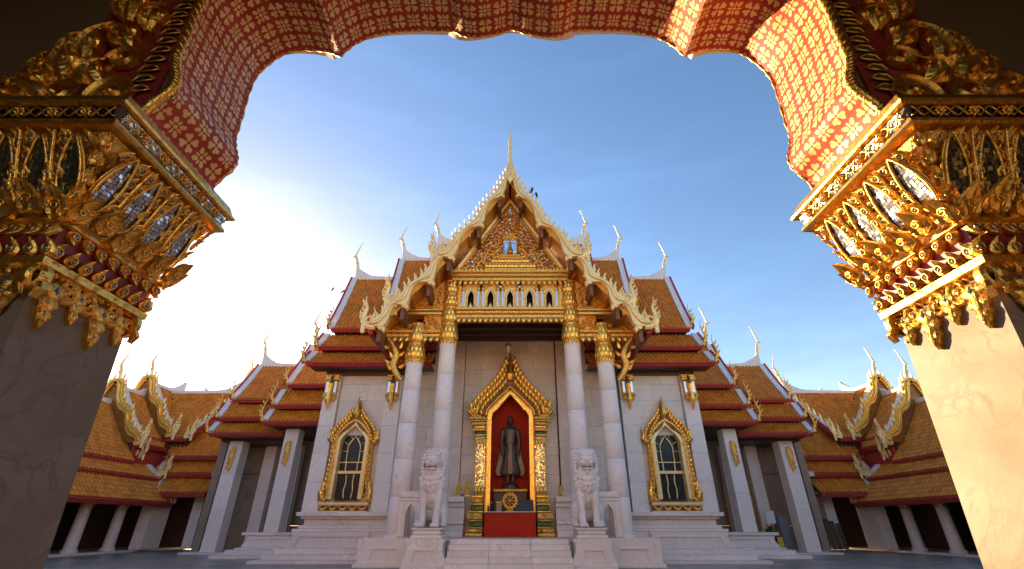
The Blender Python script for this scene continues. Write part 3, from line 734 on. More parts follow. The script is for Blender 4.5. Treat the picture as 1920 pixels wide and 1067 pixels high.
for s in (-1, 1):
    # pedestal of the columns
    q = MB(HM(s)); q.prism(foot_profile(3.62, 5.32, .12, .93), 'xz', 19.22, 20.6); q.build('column_plinth', MARBLE_W, base)
    q = MB(HM(s)); panel_frame(q, 4.05, 5.05, .2, .62, 19.22); q.box(4.35, 4.42, 19.19, 19.23, .2, .58); q.build('panel_frame', MARBLE_W, base)
    MB(HM(s)).box(3.4, 5.62, 19.02, 20.6, .0, .117, ch=.015).build('plinth_course', MARBLE_W, base)
    q = MB(HM(s)); q.prism(foot_profile(2.30, 3.52, .12, .93), 'xz', 18.06, 20.6); q.build('lion_pedestal', MARBLE_W, base)
    q = MB(HM(s)); panel_frame(q, 2.56, 3.28, .2, .62, 18.06); q.box(2.89, 2.95, 18.03, 18.07, .2, .58); q.build('panel_frame', MARBLE_W, base)
    MB(HM(s)).box(2.18, 3.66, 17.86, 20.6, .0, .117, ch=.015).build('plinth_course', MARBLE_W, base)
    # balustrade behind the lion
    b = part_empty('balustrade', (HX + s * 3.6, 19.3, .93), hall)
    q = MB(HM(s)); q.box(3.28, 4.22, 19.26, 19.56, 2.28, 2.50, ch=.03); q.box(3.32, 4.18, 19.30, 19.52, 2.16, 2.28, ch=.02); q.build('rail', MARBLE_W, b)
    arch = [(3.95, .94), (3.95, 1.7), (3.90, 1.92), (3.76, 2.08), (3.62, 1.92), (3.57, 1.7), (3.57, .94)]
    outer = [(4.15, .94), (4.15, 1.7), (4.15, 2.15), (3.76, 2.155), (3.35, 2.15), (3.35, 1.7), (3.35, .94)]
    q = MB(HM(s)); q.strip(outer, arch, 'xz', 19.31, 19.5); q.build('arched_panel', MARBLE_W, b)
    q = MB(HM(s)); q.box(4.0, 4.2, 19.27, 19.31, .96, 2.15, ch=.02); q.build('post', MARBLE_W, b)
    # stepped base of the bay, each course of separate blocks
    for z0, z1, yf, xe, bl in ((.0, .12, 20.7, 10.25, 1.6), (.12, .30, 21.05, 9.85, 1.45), (.30, .52, 21.35, 9.55, 1.3), (1.12, 1.22, 21.75, 9.2, 1.4), (1.22, 1.36, 22.0, 9.05, 1.3), (1.36, 1.60, 22.28, 8.95, 1.2), (1.60, 1.70, 22.1, 9.05, 1.5), (1.70, 1.86, 21.9, 9.2, 1.35)):
        blocks(base, 5.64 if z0 < 1 else 4.8, xe, z0, z1, yf, 23.2, bl, z1 - z0, M=HM(s), seed=int(z0 * 100))
    MB(HM(s)).box(4.8, 5.98, 21.77, 23.5, .897, 1.116).build('marble_block', MARBLE, base)
    q = MB(HM(s)); q.prism(foot_profile(5.9, 9.05, .522, 1.118, .22), 'xz', 21.62, 23.2); q.build('moulded_course', MARBLE, base)
    q = MB(HM(s)); panel_frame(q, 6.15, 8.8, .58, .98, 21.62, .2); [q.box(x, x + .05, 21.59, 21.63, .58, .95) for x in (6.98, 7.85)]; q.build('panel_frame', MARBLE, base)
    # lower base of the connecting wing
    for z0, z1, yf, xe in ((.0, .14, 24.0, 13.7), (.14, .34, 24.5, 13.3), (.34, .42, 24.8, 13.05), (.93, 1.06, 25.0, 12.95)):
        blocks(base, 9.3, xe, z0, z1, yf, 27.5, 1.3, z1 - z0, M=HM(s))
    q = MB(HM(s)); q.prism(foot_profile(9.4, 12.7, .422, .928, .18), 'xz', 25.1, 27.5); q.build('moulded_course', MARBLE, base)
    q = MB(HM(s)); panel_frame(q, 10.6, 12.5, .47, .82, 25.1, .16); q.box(11.5, 11.56, 25.07, 25.11, .47, .8); q.build('panel_frame', MARBLE, base)

# ---- walls
wall = part_empty('front_wall', (HX, 24, .9), hall)
NW, NTOP = 1.02, 7.3
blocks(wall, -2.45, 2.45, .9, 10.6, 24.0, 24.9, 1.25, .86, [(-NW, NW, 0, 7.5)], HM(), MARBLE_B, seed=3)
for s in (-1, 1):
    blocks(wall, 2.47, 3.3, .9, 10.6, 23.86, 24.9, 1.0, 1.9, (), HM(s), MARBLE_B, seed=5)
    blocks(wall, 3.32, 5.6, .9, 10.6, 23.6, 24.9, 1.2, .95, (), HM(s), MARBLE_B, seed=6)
    # ledge left and right of the niche
    for z0, z1, yf in ((.90, 1.15, 22.95), (1.15, 1.4, 23.12), (1.4, 1.55, 23.0), (1.55, 2.1, 23.25), (2.1, 2.3, 23.1), (2.3, 2.52, 22.9)):
        blocks(base, 2.1, 3.6, z0, z1, yf, 23.85, 1.5, z1 - z0, M=HM(s), mat=MARBLE)
    bay = part_empty('bay_wall', (HX + s * 7.6, 23.4, 1.86), hall)
    blocks(bay, 6.42, 8.78, 1.87, 8.7, 23.4, 23.9, 1.15, .85, [(7.02, 8.26, 2.2, 5.2)], HM(s), seed=8)
    for a, b_ in ((5.62, 6.40), (8.80, 9.56)):
        blocks(bay, a, b_, 1.87, 8.3, 23.22, 23.9, 1.0, 1.28, (), HM(s), MARBLE_W, seed=9)
    MB(HM(s)).box(5.6, 9.56, 23.9, 31.5, .0, 9.4).build('hall_core', MARBLE, hall)
    MB(HM(s)).box(5.6, 9.6, 23.18, 23.9, 8.3, 8.7).build('wall_head', DARKW, bay)
MB(HM()).box(-5.6, 5.6, 25.0, 31.5, 0.9, 14).build('hall_core', MARBLE, hall)
MB(HM()).box(-5.5, 5.5, 19.9, 24.9, 10.62, 10.8).build('porch_ceiling', DARKW, hall)
for k in range(5): MB(HM()).box(-5.4, 5.4, 20.3 + k * .85, 20.5 + k * .85, 10.42, 10.62).build('ceiling_beam', DARKW, hall)

# ---- columns
tooth = MB(); tooth.blade([(0, -.012 * math.sin(i), -.24 * i / 6) for i in range(7)], [.065 * math.sin(math.pi * min(1, .3 + .72 * (i / 6) ** 1.2)) for i in range(7)], [.025] * 7, mat=0, th=.02)
TOOTH, _ = tooth.mesh('leaf_tooth', [GOLD_F], False)
def column(x, z0, zt, r0, r1, stages, s):
    c = part_empty('column', (HX + s * x, 19.9, z0), hall); M = T((HX + s * x, 19.9, 0))
    n = 5; cuts = [z0 + (zt - z0) * k / n for k in range(n + 1)]
    MB(M).lathe([(r0 * 1.14, z0), (r0 * 1.16, z0 + .05), (r0 * 1.12, z0 + .09), (r0 * 1.02, z0 + .10)], 28).build('column_foot', MARBLE_W, c)
    for a, b in zip(cuts, cuts[1:]):
        a_ = a + (.102 if a == z0 else .003); b_ = b - .003
        ra, rb = (r0 + (r1 - r0) * ((v - z0) / (zt - z0)) for v in (a_, b_))
        MB(M).lathe([(ra - .006, a_), (ra, a_ + .008), (rb, b_ - .008), (rb - .006, b_)], 28).build('column_drum', MARBLE_W, c)
    prof = [(r1 * 1.05, zt)]
    petals = MB(M); z = zt
    H_ = (stages[-1] - zt)
    zz = zt
    for k, zn in enumerate(stages):
        f = 1 - .20 * (zz - zt) / H_; h = zn - zz
        for rr, t in ((1.08, .02), (1.20, .06), (1.20, .10), (1.06, .13), (1.14, .2), (1.18, .32), (1.05, .6), (.92, .85), (.88, .97)):
            prof.append((r1 * f * rr, zz + h * t))
        m = 12
        for a in range(m):
            an = 2 * math.pi * (a + .5 * (k % 2)) / m; d = V((math.cos(an), math.sin(an), 0))
            for rr, lo, hi, w in ((1.16, .14, .62, .085), (1.04, .42, .95, .07)):
                an2 = an + (math.pi / m if lo > .3 else 0); d = V((math.cos(an2), math.sin(an2), 0))
                pts = [d * (r1 * f * (rr + .10 * math.sin(math.pi * i / 5) - .10 * i / 5)) + V((0, 0, zz + h * (lo + (hi - lo) * i / 5))) for i in range(6)]
                petals.blade(pts, [w * math.sin(math.pi * min(1, .25 + .75 * i / 5)) for i in range(6)], [.02] * 6, d, 0, .02)
        zz = zn
    prof.append((r1 * .95, stages[-1]))
    MB(M).lathe(prof, 28).build('capital', GOLD_F, c)
    petals.build('lotus_petals', GOLD, c, kind='stuff')
    for a in range(16):
        an = 2 * math.pi * a / 16; put('leaf_tooth', TOOTH, c, face_mat(M.to_translation() + V((math.cos(an) * r1 * 1.06, math.sin(an) * r1 * 1.06, zt + .03)), (math.cos(an), math.sin(an), 0)))
for s in (-1, 1):
    column(4.33, .93, 7.95, .435, .365, [8.75, 9.75], s)
    column(2.87, .93, 8.85, .43, .365, [9.75, 10.6, 11.3, 12.0], s)

# ---- entablature, frieze of little arches and pediment
FY = 19.75
ent = part_empty('entablature', (HX, FY, 10), hall)
MB(HM()).box(-2.55, 2.55, FY - .12, FY + .5, 9.98, 10.16, ch=.03).build('architrave', GOLD_F, ent)
MB(HM()).box(-2.55, 2.55, FY - .20, FY + .5, 10.163, 10.33, ch=.04).build('architrave', GOLD_F, ent)
MB(HM()).box(-2.55, 2.55, FY - .28, FY + .5, 10.333, 10.48, ch=.02).build('architrave', GOLD, ent)
MB(HM()).box(-3.0, 3.0, FY - .12, FY + .5, 11.98, 12.14, ch=.02).build('cornice', GOLD_F, ent)
MB(HM()).box(-3.05, 3.05, FY - .22, FY + .5, 12.143, 12.34, ch=.05).build('cornice', GOLD, ent)
MB(HM()).box(-3.0, 3.0, FY - .30, FY + .5, 12.343, 12.48, ch=.02).build('cornice', GOLD_F, ent)
hp = MB()
hp.blade([(0, -.03 * math.sin(math.pi * i / 7) - .02 * i / 7, -.29 * i / 7) for i in range(8)], [.105 * (math.sin(math.pi * min(1, .36 + .64 * (i / 7)))) for i in range(8)], [.035] * 8, th=.03)
HPET, _ = hp.mesh('hanging_petal', [GOLD], False)
for k in range(20):
    put('hanging_petal', HPET, ent, T((HX - 2.42 + k * .2547, FY - .13, 9.99)))
for k in range(22): put('hanging_petal', HPET, ent, T((HX - 2.73 + k * .26, FY - .13, 11.99)))
# frieze wall: five pointed openings
fz = part_empty('arcade_frieze', (HX, FY, 10.5), hall)
xs = [-1.9, -.95, 0, .95, 1.9]
def ogive(w, zs, zt, n=6): # right half from spring to the point
    return [(w * (1 - (i / n) ** 1.6), zs + (zt - zs) * (i / n) ** .85) for i in range(n + 1)]
for x in xs:
    og = ogive(.17, 11.1, 11.52)
    inner = [(x + .17, 10.5)] + [(x + a, b) for a, b in og] + [(x - a, b) for a, b in og[::-1][1:]] + [(x - .17, 10.5)]
    n = len(inner)
    outer = [(x + .474, 10.5)] + [(x + .474, 11.3)] + [(x + .474 * (1 - i / 6), 11.975) for i in range(1, 7)] + [(x - .474 * (i / 6), 11.975) for i in range(1, 6)] + [(x - .474, 11.3), (x - .474, 10.5)]
    og2 = [(a, b) for a, b in inner]
    # resample outer to same count
    m = len(outer); outer = [outer[min(m - 1, round(i * (m - 1) / (n - 1)))] for i in range(n)]
    q = MB(HM()); q.strip(outer, inner, 'xz', FY + .05, FY + .25); q.build('frieze_panel', GOLD_F, fz)
    q = MB(HM()); rim = [(a, FY + .02, b) for a, b in inner]; q.tube(rim, .028, 6)
    rim2 = [(x + (a - x) * 1.75, FY + .02, 10.5 + (b - 10.5) * 1.12) for a, b in inner]; q.blade(rim2, [.055] * n, [.03] * n, th=.02); q.build('arch_rim', GOLD_P, fz)
    q = MB(HM()); q.blade([(x, FY, 10.5), (x, FY - .02, 10.6), (x, FY, 10.82)], [.10, .08, .005], [.03] * 3, th=.02); q.build('sill_leaf', GOLD_P, fz)
    for dx in (-.36, .36):
        q = MB(HM()); q.box(x + dx - .05, x + dx + .05, FY - .04, FY + .06, 10.62, 11.45, ch=.012); q.build('mirror_strip', MIRROR, fz)
        q = MB(HM()); q.box(x + dx - .075, x + dx + .075, FY - .06, FY + .06, 10.49, 10.62, ch=.03); q.build('pilaster_foot', GOLD, fz); q = MB(HM()); q.box(x + dx - .075, x + dx + .075, FY - .06, FY + .06, 11.45, 11.625, ch=.03); q.box(x + dx - .06, x + dx + .06, FY - .05, FY + .06, 11.62, 11.8, ch=.05); q.build('small_pilaster', GOLD, fz)
MB(HM()).box(-2.5, 2.5, FY + .6, FY + .65, 10.5, 11.97).build('dark_backing', DARK, fz)
for s in (-1, 1): MB(HM(s)).box(2.375, 2.55, FY + .04, FY + .3, 10.49, 11.97).build('frieze_panel', GOLD_F, fz)

ped = part_empty('pediment', (HX, FY, 12.5), hall)
MB(HM()).prism([(-2.75, 12.482), (2.75, 12.482), (0, 16.95)], 'xz', FY + .10, FY + .4).build('red_ground', GOLD_D, ped)
for s in (-1, 1):
    for off, w, yy, mt in ((.0, .085, FY - .06, GOLD_P), (.17, .05, FY - .0, GOLD_F)):
        ln = math.hypot(2.75, 4.45); nx_, nz_ = 4.45 / ln, 2.75 / ln
        a = (2.75 - off * nx_, 12.50 + 0 * off); b = (0 + 0, 16.95 - off * ln / 2.75)
        q = MB(HM(s)); q.blade([(a[0], yy, a[1]), ((a[0] + b[0]) / 2, yy, (a[1] + b[1]) / 2), (b[0], yy, b[1])], [w] * 3, [.05] * 3, th=.14); q.build('gilded_border', mt, ped)
# vine scrolls, mirror chips between them
ps = []
for r, w in ((.27, .045), (.21, .038), (.155, .03)):
    q = MB(); n = 26
    pts = [(a, -.02 - .05 * i / n, c) for i, (a, b, c) in enumerate(spiral(0, 0, r, r * .12, 0, 8.4, n))]
    q.blade(pts, [w * (.4 + .6 * math.sin(math.pi * min(1, i / n + .1))) for i in range(n + 1)], [.03] * (n + 1), th=.06)
    q.ball((0, -.07, 0), r * .17, 6)
    for k in range(5):
        a = .5 + k * 1.0; c, s_ = math.cos(a), math.sin(a)
        q.blade([(r * c * .95, -.04, r * s_ * .95), (r * 1.18 * math.cos(a + .12), -.06, r * 1.18 * math.sin(a + .12)), (r * 1.38 * math.cos(a + .36), -.03, r * 1.38 * math.sin(a + .36))], [.03, .04, .004], [.02] * 3, th=.03)
    ps.append(q.mesh('vine_scroll', [GOLD], False)[0])
rows = [(12.78, .27, 0), (13.28, .27, 0), (13.76, .25, 0), (14.2, .21, 1), (14.6, .21, 1), (14.98, .18, 1), (15.32, .15, 2), (15.64, .15, 2), (15.94, .13, 2), (16.2, .1, 2)]
for z, r, k in rows:
    half_w = (16.95 - z) / 4.45 * 2.75 - .30
    x = .10 + r * .9 if z > 14.75 else (.98 if z < 13.2 else .62 if z < 13.6 else .52)
    if half_w < r * .6: xs_ = [0]
    else:
        xs_ = []
        while x < half_w: xs_.append(x); x += r * 1.95
    for i, xx in enumerate(xs_):
        for s in ((-1, 1) if xx > .05 else (1,)):
            put('vine_scroll', ps[k], ped, T((HX + s * xx, FY + .09, z)) @ Matrix.Scale(s, 4, (1, 0, 0)) @ Matrix.Rotation(R(70 * i + z * 90), 4, 'Y') @ Matrix.Scale(.98, 4))
chip = MB(HM()); rnd = random.Random(3)
for _ in range(800):
    z = rnd.uniform(12.55, 16.6); hw = (16.95 - z) / 4.45 * 2.75 - .22; x = rnd.uniform(-hw, hw); h = rnd.uniform(.016, .03)
    tx, tz = rnd.gauss(0, .2), rnd.gauss(0, .2)
    chip.add([(x + a * h, FY + .085 - a * h * tx - b * h * tz, z + b * h) for a, b in ((-1, -1), (1, -1), (1, 1), (-1, 1))], [(0, 1, 2, 3)])
chip.build('mirror_chips', MIRROR, ped, kind='stuff')
# shrine in the middle of the pediment
q = MB(HM()); rnd = random.Random(5)
for i in range(8):
    for j in range(11):
        x, z = -.27 + i * .077, 13.62 + j * .077; tx, tz = rnd.gauss(0, .06), rnd.gauss(0, .06); h = .036
        q.add([(x + a * h, FY - .02 - a * h * tx - b * h * tz, z + b * h) for a, b in ((-1, -1), (1, -1), (1, 1), (-1, 1))], [(0, 1, 2, 3)])
m_blue = m_mosaic('pale_blue_mirror', (0.60, 0.80, 0.95), (0.80, 0.90, 0.98))
q.build('mirror_panel', m_blue, ped, kind='stuff')
q = MB(HM()); q.box(-.36, .36, FY - .012, FY + .1, 13.54, 14.5); q.build('panel_backing', GOLD_S, ped)
q = MB(HM())
for s in (-1, 1): q.box(s * .31, s * .37, FY - .10, FY, 13.55, 14.4, ch=.02)
q.box(-.46, .46, FY - .14, FY + .05, 14.42, 14.52, ch=.03); q.box(-.38, .38, FY - .12, FY + .05, 14.53, 14.62, ch=.03); q.box(-.26, .26, FY - .10, FY + .05, 14.63, 14.75, ch=.04); q.build('shrine_frame', GOLD_F, ped)
q = MB(HM() @ T((0, FY - .14, 0))); q.lathe([(.16, 13.55), (.17, 13.62), (.13, 13.66), (.14, 13.74), (.09, 13.82), (.075, 13.95), (.09, 14.05), (.05, 14.1), (.06, 14.16), (.02, 14.25), (.004, 14.42)], 12); q.build('small_spire', GOLD, ped)
for z0, z1, w in ((13.36, 13.53, .55), (13.2, 13.355, .68), (13.02, 13.195, .98), (12.86, 13.015, 1.12), (12.72, 12.855, 1.25), (12.5, 12.715, 1.3)):
    MB(HM()).box(-w, w, FY - .10 - .05 * (w - .5), FY + .1, z0, z1, ch=.04).build('altar_tier', GOLD if w not in (.98, 1.3) else GOLD_F, ped)
ft = MB(); ft.blade([(0, -.02, 0), (0, -.05, .10), (0, -.03, .24)], [.075, .07, .004], [.03] * 3, th=.03)
FT, _ = ft.mesh('cresting_leaf', [GOLD], False)
for k in range(16): put('cresting_leaf', FT, ped, T((HX - 1.2 + k * .16, FY - .16, 12.70)))
for k in range(12): put('cresting_leaf', FT, ped, T((HX - .88 + k * .16, FY - .13, 13.0)))
for s in (-1, 1):
    for k in range(7): put('cresting_leaf', FT, ped, T((HX + s * (1.45 + k * .19), FY - .1, 12.49)))

# ---- lower side entablature, carved side panels, brackets
for s in (-1, 1):
    e2 = part_empty('side_entablature', (HX + s * 4.5, FY, 8.9), hall)
    q = MB(HM(s)); q.box(3.22, 6.0, FY - .10, FY + .5, 9.03, 9.2, ch=.03); q.box(3.22, 6.05, FY - .2, FY + .5, 9.203, 9.36, ch=.04); q.build('architrave', GOLD_F, e2)
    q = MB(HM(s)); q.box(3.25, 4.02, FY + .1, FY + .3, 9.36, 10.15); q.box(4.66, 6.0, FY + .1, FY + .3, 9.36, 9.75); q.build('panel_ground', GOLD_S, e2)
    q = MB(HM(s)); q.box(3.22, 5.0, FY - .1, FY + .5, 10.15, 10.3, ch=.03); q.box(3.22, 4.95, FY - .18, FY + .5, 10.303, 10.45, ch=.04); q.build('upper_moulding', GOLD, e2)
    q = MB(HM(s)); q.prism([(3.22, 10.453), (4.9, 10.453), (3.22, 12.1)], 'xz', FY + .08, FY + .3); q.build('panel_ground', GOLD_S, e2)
    for k in range(10): put('hanging_petal', HPET, e2, T((HX + s * (3.36 + k * .28), FY - .11, 9.04)))
    for x, z, k, rot in ((3.48, 9.62, 2, 0), (3.80, 9.66, 2, 120), (3.62, 9.93, 2, 200), (3.9, 9.96, 2, 60), (4.9, 9.55, 2, 20), (5.2, 9.55, 2, 150), (5.5, 9.52, 2, 40), (3.52, 10.72, 1, 30), (3.98, 10.68, 1, 160), (4.38, 10.62, 2, 80), (3.5, 11.15, 2, 250), (3.8, 11.08, 2, 100), (3.42, 11.5, 2, 10)):
        put('vine_scroll', ps[k], e2, T((HX + s * x, FY + .08, z)) @ Matrix.Scale(s, 4, (1, 0, 0)) @ Matrix.Rotation(R(rot), 4, 'Y'))
    # serpent bracket carrying the eave
    br = part_empty('eave_bracket', (HX + s * 5.0, 19.8, 7), hall)
    q = MB(HM(s)); sp = curve([(4.82, 19.8, 7.0), (5.0, 19.75, 7.25), (5.22, 19.7, 7.7), (5.12, 19.65, 8.15), (5.3, 19.6, 8.55), (5.62, 19.55, 8.95)], 6)
    q.tube(sp, [.05 + .10 * math.sin(math.pi * min(1, i / (len(sp) - 1) * .9 + .1)) for i in range(len(sp))], 8); q.build('serpent_body', GOLD_F, br)
    for i, (x, z, a) in enumerate(((5.28, 7.45, 40), (5.36, 7.75, 60), (5.0, 8.1, -50), (5.02, 8.45, -20), (5.5, 8.5, 80), (4.95, 7.55, -60), (5.28, 8.0, 30))):
        q = MB(HM(s) @ T((x, 19.62, z)) @ Matrix.Rotation(R(a), 4, 'Y')); q.blade(leaf_pts(.36, .2), leaf_w(.085), [.03] * 8, th=.04); q.build('flame_leaf', GOLD, br)

# ------------------------------------------------------------------ roofs: shared pieces
def chofa_mesh():
    q = MB(); p = curve([(-.06, 0, -.25), (.0, 0, .1), (.10, 0, .48), (.26, 0, .80), (.20, 0, 1.12), (.10, 0, 1.45), (.02, 0, 1.75), (-.10, 0, 2.02)], 5)
    n = len(p); q.tube(p, [.13 - .02 * math.sin(i) * 0 - .105 * (i / (n - 1)) ** .8 for i in range(n)], 8)
    q.blade([(.14, 0, .70), (.30, 0, .84), (.46, 0, .80)], [.09, .06, .004], [.05] * 3, th=.05)
    q.blade([(.02, 0, .15), (.14, 0, .30), (.26, 0, .42)], [.07, .05, .004], [.04] * 3, th=.04)
    return q.mesh('chofa_finial', [GOLD_P], False)[0]
CHOFA = chofa_mesh()
def tail_thin():
    q = MB(); p = curve([(-.05, 0, -.1), (.0, 0, .15), (.12, 0, .42), (.05, 0, .75), (-.03, 0, 1.05), (.02, 0, 1.38)], 4); n = len(p)
    q.tube(p, [.085 - .075 * i / (n - 1) for i in range(n)], 7)
    for z, o in ((.12, .0), (.36, .10), (.6, .06), (.85, 0)): q.blade([(o, 0, z), (o + .14, 0, z + .10), (o + .20, 0, z + .26)], [.05, .045, .003], [.025] * 3, th=.025)
    q.ball((0, 0, .02), (.13, .09, .11), 8)
    return q.mesh('tail_finial', [GOLD_F], False)[0]
TAIL = tail_thin()
def tail_big():
    """upswept serpent-head finial at the foot of the gable boards"""
    q = MB()
    p = curve([(-.25, 0, -.25), (.05, 0, -.22), (.34, 0, .02), (.36, 0, .38), (.27, 0, .75), (.36, 0, 1.10), (.38, 0, 1.42)], 5); n = len(p)
    q.blade(p, [.17 - .165 * max(0, (i / (n - 1) - .25) / .75) ** .9 for i in range(n)], [.07] * n, th=.10)
    for k, (x, z) in enumerate(((.42, .10), (.44, .34), (.38, .58), (.36, .82), (.42, 1.02))): q.blade([(x - .08, -.02, z), (x + .08, -.04, z + .10), (x + .16 - .015 * k, -.02, z + .30 - .02 * k)], [.07, .075 - .008 * k, .004], [.04] * 3, th=.06)
    p2 = curve([(-.22, 0, -.05), (-.10, 0, .25), (-.16, 0, .55), (-.06, 0, .80)], 4); m = len(p2)
    q.blade(p2, [.10 - .095 * i / (m - 1) for i in range(m)], [.05] * m, th=.08)
    q.tube([(.07 + .17 * math.cos(a), -.03, .06 + .17 * math.sin(a)) for a in [i * math.pi / 8 for i in range(16)]], .055, 6, closed=True)
    q.box(.22, .42, -.06, .08, -.62, -.10, ch=.04)
    return q.mesh('tail_finial', [GOLD_P], False)[0]
TAILB = tail_big()
fin = MB(); p_ = curve([(0, 0, 0), (.05, 0, .16), (.04, 0, .32), (.10, 0, .46)], 3)
fin.blade(p_, [.085 - .075 * (i / (len(p_) - 1)) ** 1.6 for i in range(len(p_))], [.035] * len(p_), th=.10); FIN, _ = fin.mesh('roof_fin', [GOLD_P], False)
sfin = MB(); sfin.box(-.05, .05, -.06, .06, -.02, .05, ch=.02); sfin.blade([(0, -.02, .03), (.03, -.02, .12), (.0, -.02, .19)], [.05, .04, .004], [.03] * 3, th=.05)
def loft_rect(mb, pts, wa, wb, ua, ub, mat=0):
    """bar of rectangular section; ua/ub half-axis directions"""
    ua, ub = V(ua).normalized(), V(ub).normalized(); vs = []
    for p in pts:
        p = V(p); vs += [p - ua * wa - ub * wb, p + ua * wa - ub * wb, p + ua * wa + ub * wb, p - ua * wa + ub * wb]
    n = len(pts); fs = [(i * 4 + k, i * 4 + (k + 1) % 4, i * 4 + 4 + (k + 1) % 4, i * 4 + 4 + k) for i in range(n - 1) for k in range(4)]
    mb.add(vs, fs + [(3, 2, 1, 0), (n * 4 - 4, n * 4 - 3, n * 4 - 2, n * 4 - 1)], mat)

def slope(parent, M, a0, a1t, a1b, top, eave, ridge=False, sag=.05, soffit=1.2, board=.21, a0b=None, verge=True, tail=True, chofa=True, a0t_verge=False, fins=True, pitch=.235):
    """tiled slope in local axes: x along the eave (a1 = outer end), y into the roof, z up"""
    r = part_empty('tiled_roof', (M @ V((a1b, eave[0], eave[1]))), parent)
    (h0, z0), (h1, z1) = top, eave; ln = math.hypot(h1 - h0, z1 - z0)
    nrm = V((0, -(z0 - z1), (h0 - h1))).normalized()
    def P(a, t): # t from ridge to eave
        return V((a, h0 + (h1 - h0) * t, z0 + (z1 - z0) * t - sag * ln * math.sin(math.pi * t) * .5))
    A0b = a0 if a0b is None else a0b
    q = MB(M); nc = max(3, round(ln / .30)); na = int((max(a1t, a1b) - min(a0, A0b)) / pitch); am = min(a0, A0b)
    cs = [(-.5, 0), (-.27, .065), (0, .10), (.27, .065), (.5, 0)]
    for i in range(na + 1):
        a = am + (i + .5) * pitch
        for j in range(nc):
            t0, t1 = j / nc, (j + 1) / nc; tm = (t0 + t1) / 2
            lim = a1t + (a1b - a1t) * tm; lo = a0 + (A0b - a0) * tm
            if a > lim - .05 or a < lo: continue
            p0, p1 = P(a, t0), P(a, t1)
            dj = random.uniform(-.006, .006)
            vs = [p0 + V((c * pitch + dj, 0, 0)) + nrm * (hh * .9) for c, hh in cs] + [p1 + V((c * pitch * 1.04 + dj, 0, 0)) + nrm * (hh + .016) for c, hh in cs]
            q.add(vs, [(k, k + 1, k + 6, k + 5) for k in range(4)] + [(5, 6, 7, 8, 9)])
    q.build('roof_tiles', TILE, r, kind='stuff')
    # deck below the tiles
    q = MB(M); d = nrm * -.14; c4 = [P(a0, 0), P(a1t, 0), P(a1b, 1), P(A0b, 1)]
    mid = [P((a0 + A0b) / 2, .5), P((a1t + a1b) / 2, .5)]
    up = [c4[0], c4[1], mid[1], c4[2], c4[3], mid[0]]; vs = [p - nrm * .01 for p in up] + [p + d for p in up]
    q.add(vs, [(0, 1, 2, 5), (5, 2, 3, 4), (11, 8, 7, 6), (10, 9, 8, 11)] + [(k, (k + 1) % 6, 6 + (k + 1) % 6, 6 + k) for k in range(6)])
    q.build('roof_deck', DARKW, r)
    # eave board of three mouldings and the soffit behind it
    q = MB(M); lo, hi = A0b, a1b + .06
    q.box(lo, hi, h1 - .10, h1 + .10, z1 - board * .45, z1 - .01, ch=.02); q.box(lo, hi - .03, h1 - .05, h1 + .12, z1 - board * .8, z1 - board * .453, ch=.02); q.box(lo, hi - .06, h1 - .0, h1 + .14, z1 - board, z1 - board * .803, ch=.015)
    q.build('eave_board', EAVE, r)
    if soffit: MB(M).box(lo, hi - .1, h1 + .14, h1 + soffit, z1 - .16, z1 - .10).build('soffit', DARKW, r)
    if ridge or soffit == .8: MB(M).box(lo, hi - .1, h1 + .42, h1 + .46, z1 - .85, z1 - .12).build('light_stop_board', DARKW, r)  # hidden board added to stop sunlight leaking between roof tiers
    if verge:
        pts = [P(a1t + (a1b - a1t) * t, t) + nrm * .06 for t in [i / 8 for i in range(9)]]
        q = MB(M); loft_rect(q, pts, .17, .10, (1, 0, 0), nrm); q.build('white_verge', WHITE, r)
        q = MB(M); loft_rect(q, [p + V((.23, 0, 0)) for p in pts], .055, .14, (1, 0, 0), nrm)
        if fins:
            n = int(ln / .30)
            for k in range(n):
                t = (k + .5) / n; p = P(a1t + (a1b - a1t) * t, t) + nrm * .20 + V((.23, 0, 0)); q.ball(p, (.05, .07, .10), 6)
        q.build('verge_beading', EAVE, r)
    if tail: put('tail_finial', TAIL, r, M @ T(P(a1b + .16, .985) + nrm * .1))
    if ridge:
        rd = part_empty('roof_ridge', M @ V((a1t, h0, z0)), parent)
        L_ = a1t - a0; rise = min(1.0, L_ * .35)
        pts = [(a0, h0, z0 + .10), (a0 + L_ * .35, h0, z0 + .10), (a1t - min(1.5, L_ * .4), h0, z0 + .16), (a1t - min(.8, L_ * .25), h0, z0 + .16 + rise * .22), (a1t - .25, h0, z0 + .12 + rise * .62), (a1t + .02, h0, z0 + rise)]
        c = curve(pts, 4); n = len(c)
        q = MB(M); vs = []
        for i, p in enumerate(c):
            lowz = min(z0 - .10, p.z - .2); w = .17 - .05 * i / n
            vs += [(p.x, h0 - w, lowz), (p.x, h0 + w, lowz), (p.x, h0 + w, p.z), (p.x, h0 - w, p.z)]
        q.add(vs, [(i * 4 + k, i * 4 + (k + 1) % 4, i * 4 + 4 + (k + 1) % 4, i * 4 + 4 + k) for i in range(n - 1) for k in range(4)] + [(3, 2, 1, 0), (n * 4 - 4, n * 4 - 3, n * 4 - 2, n * 4 - 1)])
        q.build('ridge_cap', WHITE, rd)
        if chofa: put('chofa_finial', CHOFA, rd, M @ T((a1t + .02, h0, z0 + rise)))
    return r

